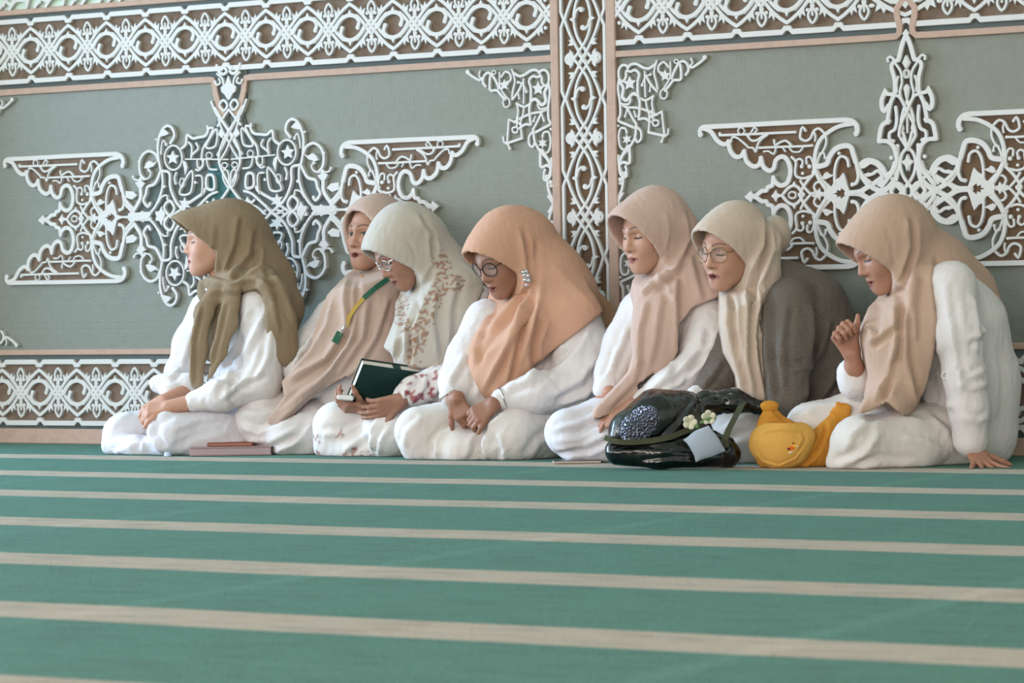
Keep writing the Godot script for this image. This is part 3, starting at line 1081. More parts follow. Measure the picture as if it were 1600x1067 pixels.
# ------------------------------------------------------------------ the fretwork wall
func build_wall() -> void:
	var wall := struct("wall_back")
	boxed("masonry", Vector3(-6.3, 0, -0.3), Vector3(8.0, 4.6, -0.002), M.plaster, wall)
	var spans := [[-6.0, -2.686], [-2.441, 0.176], [0.421, 2.467], [2.712, 6.0]]
	for s in spans:
		boxed("field_panel", Vector3(s[0], 0.34, -0.002), Vector3(s[1], 1.30, 0.003), M.sage, wall)
		boxed("upper_field", Vector3(s[0], 1.60, -0.002), Vector3(s[1], 4.6, 0.003), M.pale, wall)
		for e in [[0.0, 0.0555], [0.327, 0.3475], [1.589, 1.6095]]:
			boxed("moulding", Vector3(s[0], e[0], -0.002), Vector3(s[1], e[1], 0.016), M.peach, wall, 0.003)
	for px in [-2.686, 0.176, 2.467]:
		boxed("moulding", Vector3(px, 0.0, -0.002), Vector3(px + 0.031, 4.6, 0.022), M.peach, wall, 0.003)
		boxed("moulding", Vector3(px + 0.210, 0.0, -0.002), Vector3(px + 0.245, 4.6, 0.022), M.peach, wall, 0.003)
	# the upper moulding turns down round the finial of the star medallion, and up into a keyhole over the spire medallion
	for s in spans:
		if s[0] < -3.0 or s[0] > 2.5:
			boxed("moulding", Vector3(s[0], 1.293, -0.002), Vector3(s[1], 1.317, 0.016), M.peach, wall, 0.003)
	var a := new_st()
	for sx in [-1.0, 1.0]:
		var mid := -1.1332
		var flatp := [1308, 1305, 700, 1305, 90, 1305, 72, 1303, 66, 1290, 62, 1260, 50, 1222, 34, 1190, 26, 1176]
		var p := PackedVector2Array()
		for i in range(0, flatp.size(), 2): p.append(Vector2(flatp[i], flatp[i + 1]) * 0.001)
		var st := new_st()
		ribbon(st, p, 0.023, -0.002, 0.016, false, sx, 1.0)
		put("moulding", done(st), M.peach, wall).position.x = mid
		st = new_st()
		var q := [1023, 1305, 500, 1305, 70, 1305, 34, 1306, 22, 1316, 21, 1338, 29, 1366, 30, 1392, 18, 1408, 6, 1422, 0, 1434]
		ribbon(st, spline(q, false, 0.02), 0.021, -0.002, 0.0215, false, sx, 1.0)
		put("moulding", done(st), M.peach, wall).position.x = 1.4441
	make_motifs()
	band("trim_1", -2.441, 0.176, 1.333, 1.574, -1.1432, 0.1757, 0.0)
	band("trim_2", 0.421, 2.467, 1.333, 1.574, 1.443, 0.177, 0.139)
	band("trim_3", -2.441, 0.176, 0.0673, 0.3112, -1.1315, 0.1757, 0.0)
	band("trim_4", 0.421, 2.467, 0.0673, 0.3112, 1.443, 0.177, 0.0)
	var no := 5
	for px in [-2.686, 0.176, 2.467]:
		pillar("trim_%d" % no, px + 0.1212)
		no += 1
	# the scrolled field above the border, just coming into view
	var scroll := thing("scroll_frieze", "white scrollwork on the pale green field above the upper left border", "wall ornament")
	for i in 15:
		var st := new_st()
		var x0 := -2380 + i * 170
		fret(st, [["s", 14.0, 12.0, [x0, 1615, x0 + 20, 1660, x0 + 70, 1690, x0 + 120, 1660, x0 + 100, 1630, x0 + 70, 1645]], ["s", 14.0, 10.0, [x0 + 90, 1612, x0 + 120, 1640, x0 + 165, 1640]], ["s", 12.0, 10.0, [x0 + 40, 1612, x0 + 60, 1632]]])
		put("scroll", done(st), M.white, scroll)
	medallions()
	corners()

var motif: ArrayMesh
var column_motif: ArrayMesh

func make_motifs() -> void:
	# one repeat of the border, 176 mm long, in millimetres about its centre; rails are at +-111
	var st := new_st()
	var m := []
	for s in [-1, 1]:
		for t in [-1, 1]:
			m.append(["s", 12.5, 0.0, [0, 82 * t, 22 * s, 68 * t, 46 * s, 48 * t, 66 * s, 26 * t, 88 * s, -2 * t, 100 * s, -16 * t]])
			m.append(["s", 12.5, 0.0, [28 * s, 40 * t, 50 * s, 20 * t, 68 * s, -2 * t, 88 * s, -26 * t]])
			m.append(["p", 0.0, 0.0, [40 * s, 58 * t, 46 * s, 73 * t, 52 * s, 56 * t, 64 * s, 66 * t, 60 * s, 40 * t]])
			m.append(["b", 6.5, 0.0, [72 * s, 46 * t]])
	for t in [-1, 1]:
		m.append(["p", 0.0, 0.0, [-8, 48 * t, 0, 63 * t, 8, 48 * t, 0, 40 * t]])
	m.append(["s", 15.0, 8.5, [-62, -4, -44, 22, -22, 38, 2, 43, 26, 36, 38, 20, 32, 0]])
	m.append(["s", 15.0, 8.5, [62, 4, 44, -22, 22, -38, -2, -43, -26, -36, -38, -20, -32, 0]])
	fret(st, m)
	motif = done(st)
	# the palmettes above and below every crossing
	# one repeat of the pillar, 263 mm tall; rails at +-82
	st = new_st()
	m = []
	for s in [-1, 1]:
		for t in [-1, 1]:
			m.append(["s", 10.0, 0.0, [66 * s, 0, 58 * s, 24 * t, 46 * s, 52 * t, 30 * s, 82 * t, 12 * s, 112 * t, -6 * s, 136 * t, -14 * s, 146 * t]])
			m.append(["s", 10.0, 0.0, [32 * s, 0, 29 * s, 28 * t, 21 * s, 56 * t, 8 * s, 80 * t, -6 * s, 98 * t, -20 * s, 116 * t, -34 * s, 132 * t]])
			m.append(["p", 0.0, 0.0, [38 * s, 70 * t, 52 * s, 66 * t, 46 * s, 78 * t, 56 * s, 86 * t, 40 * s, 88 * t, 30 * s, 84 * t]])
			m.append(["p", 0.0, 0.0, [36 * s, 112 * t, 48 * s, 100 * t, 50 * s, 112 * t, 62 * s, 124 * t, 56 * s, 132 * t, 40 * s, 132 * t]])
		m.append(["p", 0.0, 0.0, [30 * s, 8, 46 * s, 2, 46 * s, -2, 30 * s, -12]])
	m.append(["s", 9.0, 9.0, [-28, 4, -22, 24, -8, 36, -2, 30]])
	m.append(["s", 9.0, 9.0, [28, -4, 22, -24, 8, -36, 2, -30]])
	fret(st, m)
	column_motif = done(st)

func band(called: String, x0: float, x1: float, y0: float, y1: float, centre: float, period: float, first: float) -> void:
	var o := struct(called)
	var mid := (y0 + y1) / 2.0
	var h := (y1 - y0) / 2.0
	boxed("slate_ground", Vector3(x0, y0 - 0.017, -0.002), Vector3(x1, y1 + 0.017, 0.0035), M.slate, o)
	boxed("brown_ground", Vector3(x0, y0 + 0.008, 0.0), Vector3(x1, y1 - 0.008, 0.006), M.brown, o)
	var half := period / 2.0 if first == 0.0 else first
	var xs := [[centre, half * 2.0]]
	var k := 0
	while true:
		var d := half + period * (k + 0.5)
		if centre - d < x0 - period * 0.5: break
		xs.append([centre - d, period]); xs.append([centre + d, period])
		k += 1
	var rng := RandomNumberGenerator.new()
	rng.seed = 5
	for e in xs:
		var lo: float = e[0] - e[1] / 2.0
		var hi: float = e[0] + e[1] / 2.0
		if lo < x0 - 0.02 or hi > x1 + 0.02: continue
		var q := put("fret_motif", motif, M.white, o)
		q.position = Vector3(e[0], mid, 0)
		q.scale = Vector3(e[1] / 0.176, h / 0.120, 1)
		for t in [-1.0, 1.0]:
			# rail with its notch
			var st := new_st()
			var a := clampf(lo, x0, x1)
			var b := clampf(hi, x0, x1)
			var yr: float = t * (h - 0.009)
			var p := PackedVector2Array([Vector2(a, yr), Vector2(e[0] - 0.018, yr), Vector2(e[0] - 0.008, yr - t * 0.012), Vector2(e[0] + 0.008, yr - t * 0.012), Vector2(e[0] + 0.018, yr), Vector2(b, yr)])
			ribbon(st, p, 0.0185, 0.002, 0.019, false, 1.0, 1.0)
			put("rail", done(st), M.white, o).position.y = mid
	# palmettes at the crossings
	var st2 := new_st()
	for t in [-1.0, 1.0]:
		fret(st2, [["c", 9.0, 0.0, [0, 40 * t, 15, 60 * t, 11, 76 * t, 0, 88 * t, -11, 76 * t, -15, 60 * t]], ["s", 8.0, 0.0, [0, 36 * t, 0, 62 * t]], ["p", 0.0, 0.0, [0, 20 * t, 9, 34 * t, 0, 46 * t, -9, 34 * t]]])
	var palm := done(st2)
	for e in xs:
		var cx: float = e[0] + e[1] / 2.0
		if cx > x0 + 0.02 and cx < x1 - 0.02:
			var q := put("palmette", palm, M.white, o)
			q.position = Vector3(cx, mid, 0.0003)
			q.scale.y = h / 0.120

func pillar(called: String, cx: float) -> void:
	var o := struct(called)
	boxed("slate_ground", Vector3(cx - 0.092, 0, -0.002), Vector3(cx + 0.092, 4.6, 0.0035), M.slate, o)
	boxed("brown_ground", Vector3(cx - 0.076, 0, 0.0), Vector3(cx + 0.076, 4.6, 0.006), M.bark, o)
	var ring := new_st()
	for s in [-1, 1]:
		fret(ring, [["c", 11.0, 0.0, [34 * s, 0, 44 * s, 15, 58 * s, 12, 64 * s, 0, 58 * s, -12, 44 * s, -15]]])
	var loop := done(ring)
	for k in range(-3, 7):
		var y := 1.4297 - 0.2626 * k
		if y < 0.05: continue
		put("fret_motif", column_motif, M.white, o).position = Vector3(cx, y, 0)
		put("side_loops", loop, M.white, o).position = Vector3(cx, y - 0.1313, 0.0004)
		for s in [-1.0, 1.0]:
			var st := new_st()
			ribbon(st, PackedVector2Array([Vector2(cx + s * 0.0815, y - 0.1313), Vector2(cx + s * 0.0815, y - 0.026), Vector2(cx + s * 0.070, y), Vector2(cx + s * 0.0815, y + 0.026), Vector2(cx + s * 0.0815, y + 0.1313)]), 0.0115, 0.002, 0.019)
			put("rail", done(st), M.white, o)

func medallions() -> void:
	var st := new_st()
	fret(st, WING)
	fret(st, WING, 1.0, -1.0)
	var wing := done(st)
	st = new_st()
	fret(st, WING, -1.0, 1.0)
	fret(st, WING, -1.0, -1.0)
	var wing2 := done(st)
	var grounds := []
	for mx in [1.0, -1.0]:
		st = new_st()
		for my in [1.0, -1.0]:
			fret(st, WING_BACK, mx, my, 0.002, 0.007)
		grounds.append(done(st))
	for k in 2:
		var star := k == 0
		var o := thing("star_medallion" if star else "spire_medallion", "white fretwork medallion with a broad looped star centre and two wings" if star else "white fretwork medallion with a slender spire centre between two wings", "wall ornament", Vector3(-1.1332, 0.8262, 0) if star else Vector3(1.4441, 0.8225, 0))
		var off := 0.8665 if star else 0.5632
		for s in [-1.0, 1.0]:
			put("wing_ground", grounds[0 if s < 0 else 1], M.brown if star else M.bark, o).position.x = s * off
			put("wing", wing if s < 0 else wing2, M.white, o).position.x = s * off
		var c := new_st()
		var g := new_st()
		for mx in [1.0, -1.0]:
			for my in [1.0, -1.0]:
				fret(c, STAR_CENTRE if star else SPINE_CENTRE, mx, my)
				fret(g, STAR_BACK if star else SPINE_BACK, mx, my, 0.002, 0.0062 if star else 0.0075)
		put("centre_ground", done(g), M.slate if star else M.dark, o)
		put("centre", done(c), M.white, o)
		if star:
			c = new_st(); g = new_st()
			for mx in [1.0, -1.0]:
				fret(c, FINIAL, mx, 1.0)
				fret(g, FINIAL_BACK, mx, 1.0, 0.002, 0.0066)
			put("finial_ground", done(g), M.slate, o)
			put("finial", done(c), M.white, o)
			boxed("teal_inlay", Vector3(-0.10, 0.012, 0.004), Vector3(0.10, 0.172, 0.0078), M.teal, o)
			boxed("teal_inlay", Vector3(-0.10, -0.172, 0.004), Vector3(0.10, -0.012, 0.0078), M.teal, o)
		else:
			boxed("teal_inlay", Vector3(-0.018, 0.03, 0.004), Vector3(0.018, 0.15, 0.0085), M.teal, o)

func corners() -> void:
	var what := [[-1.0, 1.0, -2.441, "upper left corner of the panel with the looped star medallion"], [1.0, 1.0, 0.176, "upper right corner of the panel, left of the peach-edged pillar"], [1.0, -1.0, 0.176, "lower right corner of the panel, left of the peach-edged pillar"], [-1.0, -1.0, -2.441, "lower left corner of the panel with the looped star medallion"],
		[-1.0, 1.0, 0.421, "upper left corner of the panel, right of the peach-edged pillar"], [-1.0, -1.0, 0.421, "lower left corner of the panel, right of the peach-edged pillar"], [1.0, 1.0, 2.467, "upper right corner of the panel with the spire medallion"], [1.0, -1.0, 2.467, "lower right corner of the panel with the spire medallion"]]
	var made := {}
	for w in what:
		var key := "%s %s" % [w[0], w[1]]
		if not made.has(key):
			var st := new_st()
			fret(st, CORNER, w[0], w[1], 0.001, 0.016)
			made[key] = done(st)
		var o := put("corner_fretwork", made[key], M.white)
		o.position = Vector3(w[2], 1.293 if w[1] > 0 else 0.349, 0)
		tag(o, "white scrolled fretwork in the " + w[3], "wall ornament", "corner fretwork of the wall panels")

# ------------------------------------------------------------------ faces, hands, headscarves
var faces := []

func skin_tone(p: Vector3, open_eyes: bool, open_mouth: bool) -> Color:
	var c := Vector3(0.47, 0.275, 0.20)
	var ax := absf(p.x)
	if p.z > 0.035:
		# a warmer nose, cheeks and chin
		var warm := exp(-(pow((ax - 0.036) / 0.02, 2) + pow((p.y + 0.035) / 0.02, 2)))
		c = c.lerp(Vector3(0.50, 0.26, 0.19), warm * 0.5)
		# eyebrows: an arched band of dark hair
		var by := 0.0225 + 0.006 * sin(clampf((ax - 0.012) / 0.04, 0.0, 1.0) * PI)
		if ax > 0.011 and ax < 0.053:
			var thick := 0.0032 * (1.0 - 0.45 * (ax - 0.011) / 0.042)
			c = c.lerp(Vector3(0.07, 0.042, 0.034), 0.8 * smoothstep(thick + 0.0016, thick - 0.0012, absf(p.y - by)))
		# lips
		var lx := clampf(ax / 0.026, 0.0, 1.0)
		var hi := -0.0625 - 0.006 * lx * lx
		var lo := -0.084 + 0.011 * lx * lx
		if ax < 0.026 and p.y < hi and p.y > lo:
			c = c.lerp(Vector3(0.26, 0.10, 0.09) if p.z > 0.0775 or not open_mouth or absf(p.y + 0.073) > 0.006 else Vector3(0.06, 0.02, 0.02), 0.9)
		# lash lines and eyes
		var ex := (ax - 0.032) / 0.0165
		if absf(ex) < 1.0:
			var line := -0.0052 - 0.0022 * (1.0 - ex * ex) if not open_eyes else 0.0052 * (1.0 - ex * ex) - 0.001
			if open_eyes:
				var under := -0.0052 * (1.0 - ex * ex) - 0.0015
				if p.y < line and p.y > under:
					c = Vector3(0.62, 0.58, 0.55) if absf(ex + 0.1) > 0.42 else Vector3(0.035, 0.022, 0.018)
			c = c.lerp(Vector3(0.035, 0.025, 0.022), smoothstep(0.0034, 0.0014, absf(p.y - line)))
		# nostrils
		c = c.lerp(Vector3(0.13, 0.05, 0.04), smoothstep(0.0042, 0.002, Vector2(ax - 0.008, p.y + 0.0455).length()))
	return Color(c.x, c.y, c.z)

func build_faces() -> void:
	for k in 3:
		var mouth := mini(k, 1)
		var s := Sculpt.new()
		s.cell = 0.0026
		s.ell(Vector3(0, 0.03, -0.012), Vector3(0.074, 0.092, 0.092), 0.02)
		s.ell(Vector3(0, -0.026, 0.02), Vector3(0.067, 0.086, 0.066), 0.03)
		s.cap(Vector3(-0.006, -0.099, 0.066), Vector3(0.006, -0.099, 0.066), 0.0175, 0.0175, 0.03)
		for e in [-1.0, 1.0]:
			s.cap(Vector3(e * 0.047, -0.046, 0.0), Vector3(e * 0.014, -0.098, 0.058), 0.0205, 0.017, 0.03)
			s.ell(Vector3(e * 0.035, -0.036, 0.056), Vector3(0.024, 0.026, 0.023), 0.025)
			s.cap(Vector3(e * 0.008, 0.017, 0.08), Vector3(e * 0.046, 0.02, 0.058), 0.0105, 0.009, 0.018)
			s.ell(Vector3(e * 0.0135, -0.0385, 0.086), Vector3(0.0092, 0.0078, 0.0105), 0.007)
		s.cap(Vector3(0, 0.008, 0.079), Vector3(0, -0.034, 0.0985), 0.0078, 0.0108, 0.014)
		s.ell(Vector3(0, -0.068, 0.07), Vector3(0.029, 0.026, 0.019), 0.02)
		s.cap(Vector3(-0.0215, -0.0695, 0.074), Vector3(0, -0.0655, 0.0865), 0.005, 0.0072, 0.006)
		s.cap(Vector3(0.0215, -0.0695, 0.074), Vector3(0, -0.0655, 0.0865), 0.005, 0.0072, 0.006)
		s.cap(Vector3(-0.0165, -0.0755 - 0.004 * mouth, 0.074), Vector3(0, -0.0785 - 0.004 * mouth, 0.084), 0.0045, 0.0074, 0.006)
		s.cap(Vector3(0.0165, -0.0755 - 0.004 * mouth, 0.074), Vector3(0, -0.0785 - 0.004 * mouth, 0.084), 0.0045, 0.0074, 0.006)
		for e in [-1.0, 1.0]:
			s.ell(Vector3(e * 0.032, 0.001, 0.092), Vector3(0.019, 0.011, 0.017), 0.014, 2)
		if k > 0:
			s.ell(Vector3(0, -0.073, 0.092), Vector3(0.0145, 0.0058, 0.02), 0.004, 2)
		else:
			s.cap(Vector3(-0.018, -0.0722, 0.088), Vector3(0.018, -0.0722, 0.088), 0.0028, 0.0028, 0.003, 2)
		job(s, "face", self, null)
		# eyeballs under their lids, put back into the sockets
		var t := Sculpt.new()
		t.cell = 0.0026
		for e in [-1.0, 1.0]:
			t.ell(Vector3(e * 0.032, -0.001, 0.0655), Vector3(0.0155, 0.0125, 0.0125), 0.003)
		job(t, "eyes", self, null)
		s.tint = skin_tone.bind(k == 1, k > 0)
		t.tint = skin_tone.bind(k == 1, k > 0)
	var id := WorkerThreadPool.add_group_task(run_job, jobs.size(), -1, true)
	WorkerThreadPool.wait_for_group_task_completion(id)
	for k in 3:
		var s: Sculpt = jobs[k * 2]
		var t: Sculpt = jobs[k * 2 + 1]
		faces.append([[s.verts, s.norms, s.cols, s.idx], [t.verts, t.norms, t.cols, t.idx]])
	jobs.clear()

func head_at(at: Vector3, yaw: float, pitch: float, roll := 0.0, size := 1.0) -> Transform3D:     # facing -x when yaw is 0, turned towards +z by yaw, bowed by pitch
	var y := deg_to_rad(yaw)
	var p := deg_to_rad(pitch)
	var f := Vector3(-cos(y) * cos(p), -sin(p), sin(y) * cos(p))
	var u := Vector3(-cos(y) * sin(p), cos(p), sin(y) * sin(p))
	var b := Basis(u.cross(f), u, f).rotated(f, deg_to_rad(roll))
	return Transform3D(b.scaled(Vector3.ONE * size) if size != 1.0 else b, at)

func wear_face(s: Sculpt, h: Transform3D, which: int, tone: Color) -> void:
	for part in faces[which]:
		var a := PackedVector3Array()
		var n := PackedVector3Array()
		var c := PackedColorArray()
		for p in part[0]: a.append(h * p)
		for q in part[1]: n.append((h.basis * q).normalized())
		for k in part[2]: c.append(Color(k.r * tone.r, k.g * tone.g, k.b * tone.b))
		s.extra.append([a, n, c, part[3]])

func new_body(h: Transform3D, which: int, tone := Color(1, 1, 1)) -> Sculpt:
	var s := Sculpt.new()
	s.cell = 0.0038
	var c := Color(0.45 * tone.r, 0.255 * tone.g, 0.185 * tone.b)
	s.tint = func(_p: Vector3) -> Color: return c
	s.cap(h * Vector3(0, -0.07, -0.01), h * Vector3(0, -0.15, -0.03), 0.042, 0.045, 0.02)
	wear_face(s, h, which, tone)
	return s

func limb(s: Sculpt, pts: Array, r: float) -> void:         # an arm inside its sleeve
	var mesh := tube_mesh(pts, r, false, 8)
	var a := mesh.surface_get_arrays(0)
	var c := PackedColorArray()
	c.resize(a[Mesh.ARRAY_VERTEX].size())
	c.fill(s.tint.call(Vector3.ZERO))
	var ids = a[Mesh.ARRAY_INDEX]
	if ids == null:
		ids = PackedInt32Array(range(a[Mesh.ARRAY_VERTEX].size()))
	s.extra.append([a[Mesh.ARRAY_VERTEX], a[Mesh.ARRAY_NORMAL], c, ids])

# a hand: wrist, the way the knuckles lie, the back of the hand, bends of the four fingers in degrees, the thumb's side
func hand(s: Sculpt, wrist: Vector3, along: Vector3, back: Vector3, bends: Array, side: float, thumb: Vector3, thumb_bend := 25.0, spread := 0.1, size := 0.9) -> void:
	var d := along.normalized()
	var n := (back - d * back.dot(d)).normalized()
	var e := d.cross(n) * side            # towards the thumb
	for i in 4:
		var q := (1.5 - i) * 0.0185 * size
		var knuckle := wrist + d * ((0.084 - 0.004 * absf(i - 1.2)) * size) + e * q
		s.flat(wrist + e * q * 0.75 + d * 0.008, knuckle, 0.0125 * size, 0.0105 * size, n, 0.9, 0.012)
		var lens: Array = [[0.040, 0.025, 0.021], [0.044, 0.029, 0.022], [0.041, 0.027, 0.022], [0.032, 0.020, 0.019]][i]
		var way := (d + e * (1.5 - i) * spread).normalized()
		var axis := way.cross(n).normalized()
		var p := knuckle
		for j in 3:
			way = way.rotated(axis, -deg_to_rad(bends[i] * [0.8, 1.1, 0.7][j]))
			var t: Vector3 = p + way * lens[j] * size
			s.cap(p, t, [0.0098, 0.0088, 0.008][j] * size, [0.0088, 0.008, 0.0066][j] * size, 0.0035)
			p = t
	var w := (d * thumb.x + e * thumb.y - n * thumb.z).normalized()
	var b := wrist + d * 0.022 * size + e * 0.02 * size
	var tip := b
	var ax := w.cross(n)
	if ax.length() < 0.1: ax = e
	ax = ax.normalized()
	for j in 3:
		var t2: Vector3 = tip + w * [0.042, 0.03, 0.025][j] * size
		s.cap(tip, t2, [0.0135, 0.0105, 0.0098][j] * size, [0.0105, 0.0098, 0.0075][j] * size, 0.008)
		tip = t2
		w = w.rotated(ax, -deg_to_rad(thumb_bend * 0.5))

# the part of a headscarf that goes round the head; slope is how steeply its edge runs from the brim back to the jaw
func hood(s: Sculpt, h: Transform3D, slope := 0.7, depth := 0.07, least := 0.03, wide := 1.0, back := 0.0) -> void:
	var g := h.basis.orthonormalized()
	var z := h.basis.get_scale().x
	var size := Vector3(0.092 * wide, 0.122, maxf((depth + 0.075 * slope - 0.03) / 0.72 + 0.006, 0.095))
	s.ell(h * Vector3(0, 0.03, -0.022 - back), Vector3(0.096 * wide, 0.112, 0.108 + back) * z, 0.03, 0, g)
	s.ell(h * Vector3(0, -0.05, -0.016), Vector3(0.088 * wide, 0.092, 0.078) * z, 0.04, 0, g)
	s.ell(h * Vector3(0, -0.006, 0.03), size * z, 0.03, 0, g)
	s.visor(h, slope, depth, least, Vector3.ONE, 0.0, 0.003)
	s.visor(h, slope, depth, least, size - Vector3(0.012, 0.0135, 0.006), 0.08, 0.004)

func poly_of(flatp: Array) -> PackedVector2Array:
	var q := PackedVector2Array()
	for i in range(0, flatp.size(), 2): q.append(Vector2(flatp[i], flatp[i + 1]) * 0.001)
	return q

func cloth_piece(cell := 0.009) -> Sculpt:
	var s := Sculpt.new()
	s.cell = cell
	s.keep_above = 0.001
	return s

func tube_mesh(pts: Array, r: float, closed := false, sides := 6) -> ArrayMesh:
	var st := SurfaceTool.new()
	st.begin(Mesh.PRIMITIVE_TRIANGLES)
	var n := pts.size()
	var rings := []
	var last := Vector3.UP
	for i in n:
		var t: Vector3 = ((pts[(i + 1) % n] if closed else pts[mini(i + 1, n - 1)]) - (pts[(i - 1 + n) % n] if closed else pts[maxi(i - 1, 0)])).normalized()
		var u := last - t * last.dot(t)
		if u.length() < 0.05: u = Vector3.RIGHT - t * t.x
		u = u.normalized()
		last = u
		var w := t.cross(u)
		var ring := []
		for k in sides: ring.append(pts[i] + (u * cos(TAU * k / sides) + w * sin(TAU * k / sides)) * r)
		rings.append(ring)
	for i in (n if closed else n - 1):
		var a: Array = rings[i]
		var b: Array = rings[(i + 1) % n]
		for k in sides:
			var l := (k + 1) % sides
			quad4(st, a[k], a[l], b[l], b[k])
	if not closed:
		for k in range(1, sides - 1):
			tri(st, rings[0][0], rings[0][k + 1], rings[0][k])
			tri(st, rings[n - 1][0], rings[n - 1][k], rings[n - 1][k + 1])
	st.generate_normals()
	return st.commit()

func glasses(parent: Node3D, h: Transform3D, frame: Material, wide := 0.026, tall := 0.021, drop := -0.004) -> void:
	var o := Node3D.new()
	o.name = "eyeglasses"
	parent.add_child(o)
	var rim := []
	for e in [-1.0, 1.0]:
		var ring := []
		var disc_st := new_st()
		for k in 18:
			var a := TAU * k / 18.0
			ring.append(h * Vector3(e * 0.0335 + cos(a) * wide, drop + sin(a) * tall, 0.099 - absf(e * 0.0335 + cos(a) * wide) * 0.28))
		for k in 18:
			tri(disc_st, h * Vector3(e * 0.0335, drop, 0.091), ring[(k + 1) % 18], ring[k])
		put("rim", tube_mesh(ring, 0.0017, true, 5), frame, o)
		put("lens", done(disc_st), M.lens, o)
		put("temple", tube_mesh([h * Vector3(e * 0.059, drop + 0.008, 0.082), h * Vector3(e * 0.07, drop + 0.008, 0.03), h * Vector3(e * 0.072, drop + 0.004, -0.01)], 0.0018, false, 5), frame, o)
	put("bridge", tube_mesh([h * Vector3(-0.008, drop + 0.004, 0.098), h * Vector3(0, drop + 0.008, 0.101), h * Vector3(0.008, drop + 0.004, 0.098)], 0.0017, false, 5), frame, o)

func ribbon_on(s: Sculpt, flatp: Array, w: float, lift := 0.004) -> ArrayMesh:      # a strap lying on a sculpted shape
	var line := spline(flatp, false, 0.02)
	var l := []
	var r := []
	for i in line.size():
		var t := (line[mini(i + 1, line.size() - 1)] - line[maxi(i - 1, 0)]).normalized()
		var e := Vector2(-t.y, t.x) * w * 0.5
		var a := s.front(line[i].x + e.x, line[i].y + e.y)
		var b := s.front(line[i].x - e.x, line[i].y - e.y)
		a.z += lift; b.z += lift
		l.append(a); r.append(b)
	var st := new_st()
	for i in l.size() - 1:
		quad4(st, l[i], l[i + 1], r[i + 1], r[i])
		var z := Vector3(0, 0, -0.003)
		quad4(st, l[i] + z, l[i + 1] + z, l[i + 1], l[i])
		quad4(st, r[i], r[i + 1], r[i + 1] + z, r[i] + z)
	return done(st)

# ------------------------------------------------------------------ the seven women
func build_people() -> void:
	person_a()
	person_b()
	person_c()
	person_d()
	person_e()
	person_f()
	person_g()
	finish_jobs()

